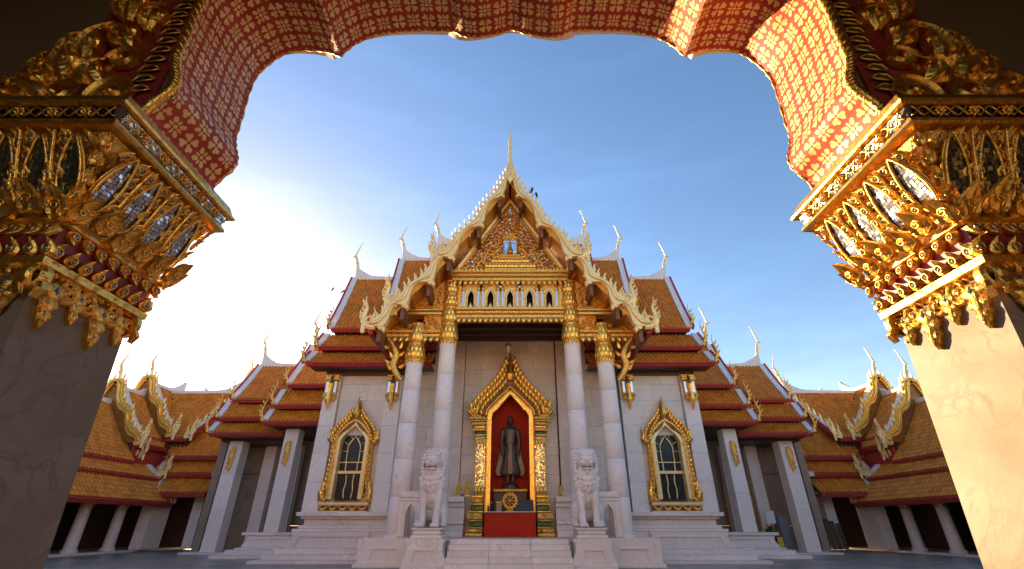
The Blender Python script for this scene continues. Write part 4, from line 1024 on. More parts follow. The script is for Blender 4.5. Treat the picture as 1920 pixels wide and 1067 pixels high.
# ---- gable roof of the porch
BY = 18.45
PURL = m_plain('brown_painted_wood', (0.19, 0.075, 0.03), 0.5, var=0.3)
porch = part_empty('porch_roof', (HX, 20, 12.5), hall)
tiers = [([(0, 17.85), (.72, 16.55), (1.5, 15.25), (2.4, 13.95), (3.42, 12.78)], 3, .13, 19),
         ([(3.28, 12.62), (3.95, 11.75), (4.6, 10.98), (5.28, 10.30)], 2, .11, 9),
         ([(5.12, 10.25), (5.6, 9.72), (6.15, 9.22)], 1, .10, 5)]
for s in (-1, 1):
    for ti, (path, K, amp, nf) in enumerate(tiers):
        c = curve2(path, 14); n = len(c)
        O_, I_, W_ = [], [], []
        for i, (x, z) in enumerate(c):
            a = c[max(i - 1, 0)]; b = c[min(i + 1, n - 1)]; dx, dz = b[0] - a[0], b[1] - a[1]; l = math.hypot(dx, dz); nx_, nz_ = -dz / l, dx / l
            if nz_ < 0: nx_, nz_ = -nx_, -nz_
            t = i / (n - 1); u = (K * t) % 1.0 if t < 1 else 1.0
            am = amp * (.35 + .65 * t) if ti == 0 else amp
            wv = math.sin(2 * math.pi * K * t) * am
            dp = .0 + am * 3.1 * max(0, math.sin(math.pi * u ** 1.9)) ** 1.2
            O_.append((x + nx_ * (.08 + wv * .5), z + nz_ * (.08 + wv * .5))); I_.append((x - nx_ * (.12 + dp - wv * .7), z - nz_ * (.12 + dp - wv * .7))); W_.append((x, z, nx_, nz_))
        if ti == 0:
            O_ = [(max(0, x), z) for x, z in O_]; I_ = [(max(0, x), z) for x, z in I_]
        q = MB(HM(s)); q.strip(O_, I_, 'xz', BY + .25 * 0 - .02 * ti, BY + .26); q.build('gable_board', GOLD_P, porch)
        q = MB(HM(s)); cen = [(o[0] * .55 + i_[0] * .45, BY - .05 - .02 * ti, o[1] * .55 + i_[1] * .45) for o, i_ in zip(O_, I_)]
        q.tube(cen, [.065 + .02 * math.sin(i * .6) for i in range(n)], 6, flat=.6)
        q.build('serpent_moulding', GOLD_P, porch)
        # hooks where the serpent curls
        for k in range(K):
            i = min(n - 1, int((k + .80) / K * (n - 1))); x, z = I_[i]
            q = MB(HM(s)); kk = (.5 + .5 * (k + 1) / K) if ti == 0 else 1
            q.blade([(x + .16 * kk, BY + .05, z + .10 * kk), (x + .02, BY + .03, z - .02), (x - .12 * kk, BY + .03, z - .12 * kk), (x - .10 * kk, BY + .05, z - .26 * kk)], [.10 * kk, .14 * kk, .09 * kk, .005], [.05] * 4, th=.16); q.build('serpent_hook', GOLD_P, porch)
            # purlin end behind each hook
            q = MB(HM(s)); q.box(x + .05, x + .23, BY + .27, FY + .1, z - .62, z + .05, ch=.015); q.build('purlin', PURL, porch)
        for k in range(nf):
            i = int((k + .6) / nf * (n - 1)); x, z = O_[i]
            put('roof_fin', FIN, porch, T((HX + s * (x - .02), BY + .12, z - .10)) @ Matrix.Scale(s, 4, (1, 0, 0)) @ Matrix.Rotation(R(8), 4, 'Y') @ Matrix.Scale(1.12 - .12 * (ti == 2), 4))
        x, z = c[-1]
        put('tail_finial', TAILB, porch, T((HX + s * (x + .02), BY + .08, z + (.15, .12, .10)[ti])) @ Matrix.Scale(s, 4, (1, 0, 0)) @ Matrix.Scale((.88, .92, .9)[ti], 4))
        # roof slab: gilt soffit, tiles on top
        A = [(x - nx_ * .02, z - nz_ * .02) for x, z, nx_, nz_ in W_]; B = [(x - nx_ * .26, z - nz_ * .26) for x, z, nx_, nz_ in W_]
        if ti == 0: A = [(max(0, x), z) for x, z in A]; B = [(max(0, x), z) for x, z in B]
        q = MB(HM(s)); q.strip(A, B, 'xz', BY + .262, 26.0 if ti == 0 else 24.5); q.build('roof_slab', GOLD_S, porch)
        if ti: 
            m = int(n * .5)
            q = MB(HM(s)); x, z = c[-1]; q.box(x - .1, x + .12, BY + .27, 24.5, z - .42, z - .12, ch=.03); q.build('eave_board', EAVE, porch)
        # rafters under the overhang, a rosette panel between each pair
        for k in range(2 + 3 * (ti == 0)):
            i = int((k + .5) / (2 + 3 * (ti == 0)) * (n - 1)); x, z = B[i]; nx_, nz_ = W_[i][2:]
            q = MB(HM(s)); q.box(x - .05, x + .05, BY + .27, FY + .08, z - .12, z - .01); q.build('rafter', GOLD_F, porch)
# spire on the apex of the gable
q = MB(T((HX, BY + .15, 0)))
q.lathe([(.10, 17.7), (.27, 17.78), (.30, 17.95), (.24, 18.05), (.25, 18.12), (.22, 18.3), (.15, 18.6), (.10, 18.9), (.12, 19.0), (.08, 19.1), (.10, 19.5), (.12, 19.72), (.09, 19.8), (.11, 19.95), (.10, 20.2), (.055, 20.6), (.02, 21.05), (.002, 21.2)], 14, sx=1, sy=.8); q.build('apex_spire', GOLD_P, porch)
q = MB(HM()); q.blade([(0, BY - .06, 17.62), (0, BY - .12, 17.35), (0, BY - .06, 17.05)], [.20, .15, .01], [.05] * 3, th=.1); q.build('apex_leaf', GOLD_P, porch)

# ---- transept and wing roofs
for s in (-1, 1):
    M = HM(s)
    up = part_empty('transept_roof', (HX + s * 8, 27, 14), hall)
    slope(up, M, 1.0, 5.25, 4.9, (27.5, 19.2), (23.6, 13.6), ridge=True)
    slope(up, M, 3.0, 7.62, 6.95, (27.5, 17.85), (23.6, 12.3), ridge=True)
    slope(up, M, 4.0, 10.7, 9.98, (27.5, 16.35), (23.6, 11.08), ridge=True)
    slope(up, M, 4.0, 10.28, 10.16, (23.95, 10.78), (22.9, 9.78), sag=.02, soffit=.8)
    slope(up, M, 4.0, 10.42, 10.30, (23.2, 9.45), (22.2, 8.66), sag=.02, soffit=1.1)
    for x, z0, z1 in ((9.7, 8.6, 16.2), (6.7, 12.4, 17.6), (4.6, 13.8, 19.0)):
        MB(M).prism([(23.9, z0 + 1.9 if z0 < 9 else z0), (31.1, z0 + 1.9 if z0 < 9 else z0), (27.5, z1)], 'yz', x - .2, x).build('gable_wall', WHITE, up)
    # porch flank: lower roof returning from the porch
    w1 = part_empty('wing_roof', (HX + s * 13, 28, 9), hall)
    slope(w1, M, 8.8, 13.95, 13.15, (30.5, 12.55), (26.6, 8.75), ridge=True)
    slope(w1, M, 8.8, 13.52, 13.38, (26.95, 8.42), (26.05, 7.42), sag=.02, soffit=.8)
    slope(w1, M, 8.8, 13.6, 13.45, (26.35, 7.12), (25.5, 6.38), sag=.02, soffit=1.2)
    MB(M).prism([(26.9, 8.6), (34.1, 8.6), (30.5, 12.4)], 'yz', 12.7, 12.9).build('gable_wall', WHITE, w1)
    w2 = part_empty('wing_roof', (HX + s * 16, 29.5, 8), hall)
    slope(w2, M, 12.4, 17.85, 16.95, (31.5, 11.45), (27.9, 8.2), ridge=True)
    slope(w2, M, 12.4, 17.35, 17.2, (28.2, 7.92), (27.35, 6.98), sag=.02, soffit=.8)
    slope(w2, M, 12.9, 17.3, 17.12, (27.65, 6.68), (26.8, 6.02), sag=.02, soffit=1.6)
    MB(M).prism([(28.1, 8.1), (34.9, 8.1), (31.5, 11.3)], 'yz', 16.5, 16.7).build('gable_wall', WHITE, w2)
    # wing structure
    w = part_empty('wing_hall', (HX + s * 14, 29, 0), hall)
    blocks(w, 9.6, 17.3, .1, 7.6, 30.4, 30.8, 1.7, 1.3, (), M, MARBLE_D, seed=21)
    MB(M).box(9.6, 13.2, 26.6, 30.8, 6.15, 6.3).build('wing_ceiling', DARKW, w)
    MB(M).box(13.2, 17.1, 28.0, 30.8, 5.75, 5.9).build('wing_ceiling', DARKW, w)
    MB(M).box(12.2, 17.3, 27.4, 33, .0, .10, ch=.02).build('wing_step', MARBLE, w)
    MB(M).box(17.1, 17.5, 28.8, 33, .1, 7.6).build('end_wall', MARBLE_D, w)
    def pillar(x0, x1, y0, y1, z0, z1):
        pl = part_empty('square_pillar', (HX + s * (x0 + x1) / 2, y0, z0), hall)
        cuts = [z0, z0 + (z1 - z0) * .36, z0 + (z1 - z0) * .68, z1]
        for a, b in zip(cuts, cuts[1:]): MB(M).box(x0, x1, y0, y1, a + .002, b - .002, ch=.012).build('marble_block', MARBLE_W, pl)
        q = MB(M @ T(((x0 + x1) / 2, y0 - .02, z1 - .35)))
        return pl
    PL_ = []
    PL_.append((pillar(11.85, 12.6, 26.35, 27.1, 1.06, 6.15), 12.22, 26.3, 5.5))
    PL_.append((pillar(15.72, 16.52, 27.95, 28.75, .1, 5.75), 16.12, 27.9, 5.4))
    for x, y in ((12.9, 29.6), (14.6, 29.9)): pillar(x, x + .7, y, y + .5, .1, 5.75)
    # gilded pendants on the pillars and on the pilasters of the bay
    for pl, x, y, z in PL_:
        q = MB(M)
        q.blade([(x, y - .02, z), (x + .03, y - .10, z - .35), (x - .02, y - .12, z - .7), (x + .02, y - .06, z - 1.0), (x, y - .03, z - 1.35)], [.09, .15, .10, .12, .01], [.06] * 5, th=.05)
        for k in range(4): q.blade([(x, y - .06, z - .12 - .28 * k), (x + .10, y - .12, z - .2 - .28 * k), (x + .14, y - .16, z - .36 - .28 * k)], [.05, .06, .01], [.03] * 3, th=.03)
        q.build('gilded_pendant', GOLD_F, pl)
    bay = part_empty('pilaster_ornament', (HX + s * 7.6, 23.2, 7.5), hall)
    for x in (6.02, 9.18):
        q = MB(M)
        q.box(x - .36, x + .36, 23.02, 23.22, 7.95, 8.3, ch=.04); q.box(x - .30, x - .10, 23.06, 23.22, 7.25, 7.95, ch=.03); q.box(x + .10, x + .30, 23.06, 23.22, 7.25, 7.95, ch=.03)
        for dx in (-.2, .2): q.blade([(x + dx, 23.05, 7.26), (x + dx, 22.98, 7.1), (x + dx, 23.04, 6.92)], [.15, .12, .01], [.04] * 3, th=.05)
        q.build('gilded_capital', GOLD_F, bay)
        for dx in (-.2, .2): MB(M).box(x + dx - .055, x + dx + .055, 23.035, 23.059, 7.35, 7.9).build('mirror_strip', MIRROR, bay)
        q = MB(M); q.blade([(x, 23.0, 8.2), (x, 22.85, 7.75), (x, 22.92, 7.3), (x, 22.90, 6.95), (x, 23.02, 6.45)], [.07, .11, .09, .13, .01], [.06] * 5, th=.06); q.build('gilded_pendant', GOLD, bay)

# ------------------------------------------------------------------ windows of the bays
flm = MB(); flm.blade([(0, 0, 0), (.02, -.03, .09), (.03, -.04, .18), (.0, -.02, .30)], [.055, .075, .055, .004], [.035] * 4, th=.03)
FLM, _ = flm.mesh('flame_leaf', [GOLD], False)
def flame_row(parent, pts, k, y, M, s, every=1, lean=18, start=0):
    """leaves standing on an arch curve, leaning up towards its point"""
    for i in range(start, len(pts) - 1, every):
        (x, z), (x2, z2) = pts[i], pts[i + 1]; a = .45 * math.degrees(math.atan2(x2 - x, z2 - z))
        for sx in (-1, 1):
            L = M @ T((sx * x, y, z)) @ Matrix.Scale(sx, 4, (1, 0, 0)) @ Matrix.Rotation(R(a + lean), 4, 'Y') @ Matrix.Scale(k, 4)
            put('flame_leaf', FLM, parent, L)
def even(pts, step):
    out = [pts[0]]; acc = 0
    for a, b in zip(pts, pts[1:]):
        l = math.hypot(b[0] - a[0], b[1] - a[1])
        while acc + l >= step:
            t = (step - acc) / l; a = (a[0] + (b[0] - a[0]) * t, a[1] + (b[1] - a[1]) * t); out.append(a); l = math.hypot(b[0] - a[0], b[1] - a[1]); acc = 0
        acc += l
    return out
for s in (-1, 1):
    M = HM(s) @ T((7.64, 0, 0)); WY = 23.2
    w = part_empty('arched_window', (HX + s * 7.64, WY, 1.9), hall)
    def P_(*a, **k): return MB(M)
    op = [(.60, 2.42), (.60, 5.0)] + [(.60 * (1 - (i / 6) ** 1.25), 5.0 + .72 * (i / 6) ** .9) for i in range(1, 7)]
    ring_ = lambda e, up=1.0: [(x + e if x > 0 else 0, z + (e * up if z > 5.001 or x == 0 else 0) * (1.25 if x == 0 else .8)) for x, z in op]
    full = lambda h: h + [(-x, z) for x, z in h[::-1] if x > 0 or True][1:]
    q = MB(M); q.strip(full(ring_(.17)), full(op), 'xz', WY - .12, WY + .55); q.build('window_frame', GOLD_P, w)
    q = MB(M); q.strip(full(ring_(.25)), full(ring_(.172)), 'xz', WY - .20, WY + .2); q.build('beaded_frame', GOLD_F, w)
    # glass and leading
    q = MB(M); q.prism([(x * .995, z) for x, z in full(op)], 'xz', WY + .30, WY + .33); q.build('window_pane', GLASS, w)
    q = MB(M); b = .026
    gy0, gy1 = WY + .22, WY + .298
    q.box(-.6, .6, gy0 - .05, gy1, 3.52, 3.66, ch=.02); q.build('transom', GOLD_P, w)
    q = MB(M); q.box(-.6, .6, gy0, gy1, 4.02, 4.06); q.box(-.30, -.26, gy0, gy1, 3.66, 4.02); q.box(.26, .30, gy0, gy1, 3.66, 4.02)
    inn = [(.32, 4.06), (.32, 4.75), (.24, 4.98), (.12, 5.14), (0, 5.27)]; q.strip(full(inn), full([(x - b * 1.3 if x > 0 else 0, z - (.035 if z > 4.9 else 0)) for x, z in inn]), 'xz', gy0, gy1)
    q.build('tracery', GOLD_P, w)
    for sx in (-1, 1):
        q = MB(M); q.tube([(sx * .14, gy0 + .03, 5.10), (sx * .30, gy0 + .03, 5.42)], .02, 5); q.tube([(sx * .30, gy0 + .03, 4.86), (sx * .58, gy0 + .03, 5.02)], .02, 5); q.tube([(sx * .32, gy0 + .03, 4.55), (sx * .6, gy0 + .03, 4.55)], .02, 5); q.build('glazing_bar', GOLD_P, w, kind='stuff')
        q = MB(M); q.tube(curve([(sx * .17, gy0 + .04, 2.45), (sx * .21, gy0 + .04, 2.8), (sx * .16, gy0 + .04, 3.15), (sx * .19, gy0 + .04, 3.52)], 4), .032, 6); q.build('curved_bar', GOLD_P, w)
    q = MB(M)
    for i in range(3):
        for j in range(5):
            zz = 4.2 + j * .19; xx = (i - 1) * .17 + (.085 if j % 2 else 0)
            if abs(xx) < .24 and zz < 5.0: q.tube([(xx + .06 * math.cos(a), gy1 + .006, zz + .06 * math.sin(a)) for a in [k * math.pi / 4 for k in range(8)]], .006, 4, closed=True)
    q.build('glass_leading', GREY, w, kind='stuff')
    # carved jambs with flared feet
    for sx in (-1, 1):
        z = 2.32; n = 12
        jp = [(.80, 4.98), (.82, 4.6), (.84, 4.0), (.86, 3.4), (.90, 2.95), (.98, 2.7), (1.04, 2.5), (1.06, 2.32)]
        q = MB(M); q.strip([(sx * (x + .17), z_) for x, z_ in jp], [(sx * (x - .02), z_) for x, z_ in jp], 'xz', WY - .10, WY + .2); q.build('carved_jamb', GOLD_C, w)
        for k in range(12):
            t = k / 11; x = .90 + .03 * t + .14 * max(0, t - .6) ; z = 4.9 - 2.25 * t
            put('flame_leaf', FLM, w, M @ T((sx * (x + .02), WY - .12, z - .1)) @ Matrix.Scale(sx, 4, (1, 0, 0)) @ Matrix.Rotation(R(12), 4, 'Y') @ Matrix.Scale(.78, 4))
        q = MB(M); q.blade([(sx * a, WY - .12, b_) for a, b_ in ((.86, 2.36), (1.08, 2.45), (1.14, 2.7), (1.06, 2.95), (1.12, 3.3))], [.10, .15, .11, .08, .005], [.06] * 5, th=.1); q.tube([(a, WY - .2, c) for a, b_, c in spiral(sx * 1.02, 2.52, .13, .03, 0, 7, 16)], .03, 5); q.build('foot_scroll', GOLD, w)
        q = MB(M); q.blade([(sx * a, WY - .14, b_) for a, b_ in ((.78, 5.0), (1.0, 4.95), (1.14, 5.1), (1.12, 5.32), (1.2, 5.55))], [.09, .15, .13, .08, .005], [.06] * 5, th=.1); q.tube([(a, WY - .22, c) for a, b_, c in spiral(sx * 1.0, 5.12, .13, .03, 0, 7, 16)], .03, 5); q.build('shoulder_scroll', GOLD, w)
    # ogee gable with flames
    og = curve2([(1.06, 5.12), (.98, 5.42), (.72, 5.78), (.40, 6.10), (.20, 6.42), (.07, 6.72), (0, 7.0)], 8)
    og_in = [(max(0, x * .72), 5.05 + (z - 5.12) * (.92 / 1.88) if True else z) for x, z in og]
    q = MB(M); q.strip(full(og), full(og_in), 'xz', WY - .14, WY + .18); q.build('gable_plate', GOLD_D, w)  # plate colour darkened to stand for shade between the flames
    e = even(og, .17); flame_row(w, [(x * .96, z - .05) for x, z in e[:-2]], .95, WY - .17, M, s)
    flame_row(w, [(x * .80, z - .16) for x, z in e[:-3]], .75, WY - .20, M, s, lean=10)
    q = MB(M); q.blade([(0, WY - .2, 6.05), (0, WY - .26, 6.25), (0, WY - .22, 6.5), (0, WY - .16, 6.85), (0, WY - .12, 7.12)], [.10, .17, .12, .05, .004], [.06] * 5, th=.1); q.build('apex_flame', GOLD, w)
    # sill
    q = MB(M); q.box(-1.16, 1.16, WY - .22, WY + .2, 2.14, 2.30, ch=.05); q.build('sill', GOLD_P, w)
    q = MB(M); q.box(-1.08, 1.08, WY - .12, WY + .2, 1.94, 2.135); q.build('sill_apron', REDB, w)
    q = MB(M); q.box(-1.14, 1.14, WY - .20, WY + .2, 1.868, 1.935, ch=.02); q.build('sill_foot', GOLD_P, w)
    for x in (-.9, -.45, 0, .45, .9):
        q = MB(M); q.blade([(x - .2, WY - .14, 2.12), (x - .1, WY - .18, 2.03), (x, WY - .2, 1.97), (x + .1, WY - .18, 2.03), (x + .2, WY - .14, 2.12)], [.03, .05, .07, .05, .03], [.03] * 5, th=.04); q.build('sill_scroll', GOLD, w)

# ------------------------------------------------------------------ shrine niche in the porch
M = HM(); NY = 23.62
n_ = part_empty('shrine_niche', (HX, NY, .9), hall)
MB(M).box(-1.3, 1.3, 24.88, 24.95, .9, 7.6).build('red_back', REDW, n_)
for s in (-1, 1): MB(HM(s)).box(1.0, 1.05, 24.0, 24.88, .9, 7.5).build('red_side', REDW, n_)
opn = [(.95, 1.9), (.95, 6.25), (.90, 6.42), (.80, 6.55), (.68, 6.62), (.55, 6.80), (.30, 7.08), (0, 7.42)]
full = lambda h: h + [(-x, z) for x, z in h[::-1]][1:]
def grow(h, e): return [(x + e if x > 0 else 0, z if i < 2 else z + e * (.75 if x > 0 else 1.35)) for i, (x, z) in enumerate(h)]
q = MB(M); q.strip(full(grow(opn, .20)), full(opn), 'xz', NY + .02, NY + .6); q.build('gilded_frame', GOLD_N, n_)
q = MB(M); q.strip(full(grow(opn, .26)), full(grow(opn, .203)), 'xz', NY - .06, NY + .5); q.build('gilded_bead', GOLD_F, n_)
q = MB(M); q.box(-1.15, 1.15, NY + .0, NY + .6, 1.78, 1.898); q.build('niche_sill', GOLD_N, n_)
for s in (-1, 1):
    Ms = HM(s)
    # stepped foot, shaft with diamond mosaic, stepped capital
    for z0, z1, xo, yo, mt in ((.90, 1.06, 2.02, .52, GOLD_F), (1.063, 1.22, 1.98, .46, GOLD_C), (1.223, 1.30, 1.86, .36, GOLD), (1.303, 1.50, 1.82, .34, GREEN_G), (1.503, 1.60, 1.90, .42, GOLD_F), (1.603, 1.86, 1.96, .46, GOLD_C), (1.863, 1.95, 1.90, .40, GOLD), (1.953, 2.15, 1.80, .30, GREEN_G), (2.153, 2.28, 1.86, .34, GOLD_F), (2.283, 2.48, 1.78, .28, GOLD_C), (2.483, 2.60, 1.80, .30, GOLD)):
        q = MB(Ms); q.box(1.22, xo, NY - yo, NY + .4, z0, z1, ch=.03); q.box(1.22, xo - .14, NY - yo - .09, NY + .3, z0 + .002, z1 - .002, ch=.03); q.build('jamb_tier', mt, n_)
    q = MB(Ms); q.box(1.22, 1.72, NY - .16, NY + .4, 2.603, 5.1); q.box(1.30, 1.62, NY - .24, NY + .3, 2.603, 5.1); q.build('jamb_shaft', GOLD_C, n_)
    rnd = random.Random(4); q = MB(Ms)
    for i in range(7):
        for j in range(36):
            x = 1.24 + i * .075 + (.0375 if j % 2 else 0); z = 3.0 + j * .0545
            if x > 1.68: continue
            yy = NY - .165 if (x < 1.28 or x > 1.64) else NY - .245; h = .030; tx, tz = rnd.gauss(0, .1), rnd.gauss(0, .1)
            q.add([(x + a * h, yy - a * h * tx - b * h * tz, z + b * h * 1.2) for a, b in ((-1, 0), (0, -1), (1, 0), (0, 1))], [(0, 1, 2, 3)], 0)
    q.build('diamond_mosaic', m_mosaic('golden_mirror', (0.90, 0.62, 0.22), (0.80, 0.72, 0.52)), n_, kind='stuff')
    for zz, up in ((2.60, 1), (5.1, -1)):
        for x in (1.30, 1.46, 1.62):
            put('cresting_leaf', FT, n_, Ms @ T((x, NY - .26, zz)) @ Matrix.Scale(up * 1.5, 4, (0, 0, 1)) @ Matrix.Scale(1.1, 4))
    for z0, z1, xo, yo, mt in ((5.10, 5.2, 1.74, .28, GOLD), (5.203, 5.36, 1.80, .32, GOLD_C), (5.363, 5.46, 1.74, .26, GREEN_G), (5.463, 5.62, 1.86, .36, GOLD_F), (5.623, 5.74, 1.78, .30, GOLD), (5.743, 5.9, 1.90, .40, GOLD_C), (5.903, 6.0, 1.98, .46, GOLD_F), (6.003, 6.16, 2.02, .50, GOLD_C)):
        q = MB(Ms); q.box(1.22, xo, NY - yo, NY + .4, z0, z1, ch=.03); q.box(1.22, xo - .14, NY - yo - .07, NY + .3, z0 + .002, z1 - .002, ch=.03); q.build('jamb_tier', mt, n_)
    q = MB(Ms); q.blade([(a, NY - .3, b_) for a, b_ in ((1.45, 6.2), (1.8, 6.22), (2.02, 6.45), (1.98, 6.8), (2.1, 7.15))], [.12, .22, .18, .11, .006], [.08] * 5, th=.2); q.tube([(a, NY - .42, c) for a, b_, c in spiral(1.78, 6.42, .20, .04, 0, 7, 18)], .045, 6); q.build('shoulder_scroll', GOLD, n_)
    for k in range(4):
        put('flame_leaf', FLM, n_, Ms @ T((1.95 - .1 * k, NY - .38, 6.3 + .03 * k)) @ Matrix.Rotation(R(35 - 14 * k), 4, 'Y') @ Matrix.Scale(1.3, 4))
og = curve2([(1.95, 6.3), (1.80, 6.75), (1.35, 7.3), (.82, 7.85), (.42, 8.4), (.18, 8.95), (.05, 9.4), (0, 9.7)], 8)
og_in = curve2([(1.23, 6.25), (1.15, 6.55), (.88, 6.85), (.58, 7.15), (.32, 7.40), (.16, 7.56), (.05, 7.66), (0, 7.72)], 8)
q = MB(M); q.strip(full(og), full(og_in), 'xz', NY - .18, NY + .3); q.build('gable_plate', GOLD_D, n_)  # dark colour supplies the shaded gaps behind the leaves
e = even(og, .25); flame_row(n_, [(x * .99, z - .04) for x, z in e[:-2]], 1.5, NY - .22, M, 1, lean=14)
e2 = even([(a[0] * .62 + b[0] * .38, a[1] * .62 + b[1] * .38) for a, b in zip(og, og_in)], .24); flame_row(n_, e2[:-1], 1.35, NY - .27, M, 1, lean=8)
e3 = even([(a[0] * .3 + b[0] * .7, a[1] * .3 + b[1] * .7) for a, b in zip(og, og_in)], .22); flame_row(n_, e3[:-1], 1.1, NY - .31, M, 1, lean=4)
q = MB(M); q.tube([(x * 1.0, NY - .30, z) for x, z in full(og_in)], .045, 6); q.build('gable_moulding', GOLD, n_)
q = MB(M); q.blade([(0, NY - .34, 8.05), (0, NY - .42, 8.35), (0, NY - .36, 8.7), (0, NY - .28, 9.2), (0, NY - .2, 9.75)], [.16, .24, .17, .07, .005], [.08] * 5, th=.12); q.build('apex_flame', GOLD, n_)

# ------------------------------------------------------------------ cloister galleries on both sides of the courtyard
def gallery(s):
    side = 'left' if s < 0 else 'right'
    lab = ('cloister gallery with tiled roofs at the left, in the glare of the low sun' if s < 0 else 'cloister gallery with stepped orange tiled roofs at the right behind the pier')
    g = thing('cloister_gallery', lab, 'gallery', (s * 24, 26, 0), 'cloister galleries beside the courtyard')
    W = Matrix.Scale(s, 4, (1, 0, 0))
    MB(W).box(21.75, 30, -2, 40, .0, .12, ch=.02).build('gallery_step', MARBLE, g)
    # local axes of the side roofs: x along +Y, y outward (+X), z up
    S_ = W @ Matrix(((0, 1, 0, 0), (1, 0, 0, 0), (0, 0, 1, 0), (0, 0, 0, 1)))
    A = part_empty('side_roof', (s * 22, 26, 3), g)
    slope(A, S_, 15, 30.7, 30.7, (21.85, 3.72), (20.8, 2.58), sag=.03, soffit=2.5, board=.26, fins=False, pitch=.25)
    slope(A, S_, 15, 30.2, 30.2, (22.7, 4.60), (21.8, 3.92), sag=.02, soffit=.9, board=.24, fins=False, pitch=.25)
    slope(A, S_, 15, 29.4, 28.7, (25.2, 8.15), (22.5, 4.72), ridge=True, sag=.06, soffit=.6, board=.24, verge=False, tail=False, chofa=False, pitch=.25)
    slope(A, S_, 28.6, 31.5, 31.0, (25.2, 9.2), (22.5, 5.75), ridge=True, sag=.06, soffit=.6, board=.24, verge=False, tail=False, chofa=False, pitch=.25)
    slope(A, S_, 30.9, 34.5, 34.5, (25.2, 10.15), (22.5, 6.55), ridge=True, sag=.06, soffit=.6, board=.24, verge=False, tail=False, chofa=False, pitch=.25)
    # stepped gables facing the gate, with serpent boards and finials
    for k, (yg, za, ze) in enumerate(((28.45, 9.75, 5.75), (30.85, 10.7, 6.6))):
        gb = part_empty('stepped_gable', (s * 25.2, yg, ze), g)
        for sx in (-1, 1):
            c = curve2([(0, za - .15), (sx * .85, za - 1.5), (sx * 1.8, za - 2.8), (sx * 2.75, ze + .1)], 8); n = len(c)
            O_, I_ = [], []
            for i, (x, z) in enumerate(c):
                t = i / (n - 1); wv = .10 * math.sin(2 * math.pi * 2.5 * t); O_.append((25.2 + x + sx * .14 + sx * wv, z + .10 + wv * .6)); I_.append((25.2 + x - sx * (.12 - wv), z - .12 - .20 * max(0, math.sin(2 * math.pi * 2.5 * t + 2))))
            q = MB(W); q.strip(O_, I_, 'xz', yg - .1, yg + .14); q.build('gable_board', GOLD_F, gb)
            q = MB(W); q.tube([((a[0] + b[0]) / 2, yg - .12, (a[1] + b[1]) / 2) for a, b in zip(O_, I_)], [.06 + .025 * math.sin(i * 1.1) for i in range(n)], 6); q.build('serpent_moulding', GOLD, gb)
            for j in range(11):
                i = int((j + .5) / 11 * (n - 1)); x, z = O_[i]
                put('roof_fin', FIN, gb, W @ T((x, yg, z - .03)) @ Matrix.Scale(sx, 4, (1, 0, 0)) @ Matrix.Scale(.85, 4))
            x, z = c[-1]; put('tail_finial', TAILB, gb, W @ T((25.2 + x, yg - .02, z + .1)) @ Matrix.Scale(sx, 4, (1, 0, 0)) @ Matrix.Scale(.85, 4))
            q = MB(W); loft_rect(q, [(25.2 + x + sx * .06, yg + .35, z + .02) for x, z in c], .10, .2, (0, 0, 1), (0, 1, 0)); q.build('white_verge', WHITE, gb)
        q = MB(W); q.prism([(25.2 - 2.6, ze), (25.2 + 2.6, ze), (25.2, za - .25)], 'xz', yg + .03, yg + .3); q.build('gable_wall', GOLD_D, gb)
        put('chofa_finial', CHOFA, gb, W @ T((25.2, yg + .05, za)) @ Matrix.Rotation(R(-90 if True else 0), 4, 'Z') @ Matrix.Scale(.95, 4))
    # corner pavilion ridge across, gable towards the courtyard
    F = W
    B = part_empty('cross_roof', (s * 21, 32, 7), g)
    slope(B, Matrix.Scale(-s, 4, (1, 0, 0)), -25, -19.9, -21.4, (33.2, 10.0), (31.0, 6.45), ridge=True, sag=.05, soffit=.6, board=.26, a0b=-22.8, fins=False, tail=False, pitch=.25)
    for k in range(9):
        t = (k + .3) / 9; put('roof_fin', FIN, B, W @ T((19.85 + 1.5 * t, 33.1 - 2.2 * t, 10.2 - 3.6 * t)) @ Matrix.Rotation(R(180), 4, 'Z') @ Matrix.Scale(.9, 4))
    put('tail_finial', TAILB, B, W @ T((21.3, 30.95, 6.7)) @ Matrix.Rotation(R(180), 4, 'Z') @ Matrix.Scale(.75, 4))
    # back gallery, facing the gate
    C = part_empty('back_roof', (s * 19, 31, 5), g)
    slope(C, F, 15.5, 23.2, 22.4, (34.0, 9.6), (31.0, 5.3), ridge=True, sag=.05, soffit=.8, board=.26, verge=False, tail=False, chofa=False, pitch=.25)
    slope(C, F, 15.5, 22.3, 22.1, (31.3, 5.0), (30.5, 4.25), sag=.02, soffit=.8, board=.26, tail=False, fins=False, pitch=.25)
    slope(C, F, 18.4, 21.9, 21.6, (30.8, 3.95), (29.9, 3.1), sag=.02, soffit=1.2, board=.26, fins=False, pitch=.25)
    # naga ends where the low tiers meet the corner
    for x, y, z, k, r_ in ((21.7, 30.3, 4.35, .75, 0), (20.9, 30.75, 3.0, .72, 0), (22.3, 28.9, 5.2, .65, 20)):
        put('tail_finial', TAILB, C, W @ T((x, y, z)) @ Matrix.Rotation(R(180 + r_), 4, 'Z') @ Matrix.Scale(k, 4))
        for j in range(5): put('roof_fin', FIN, C, W @ T((x + .35 + .25 * j, y + .06, z - .12 - .05 * j)) @ Matrix.Rotation(R(180 + r_), 4, 'Z') @ Matrix.Scale(.7, 4))
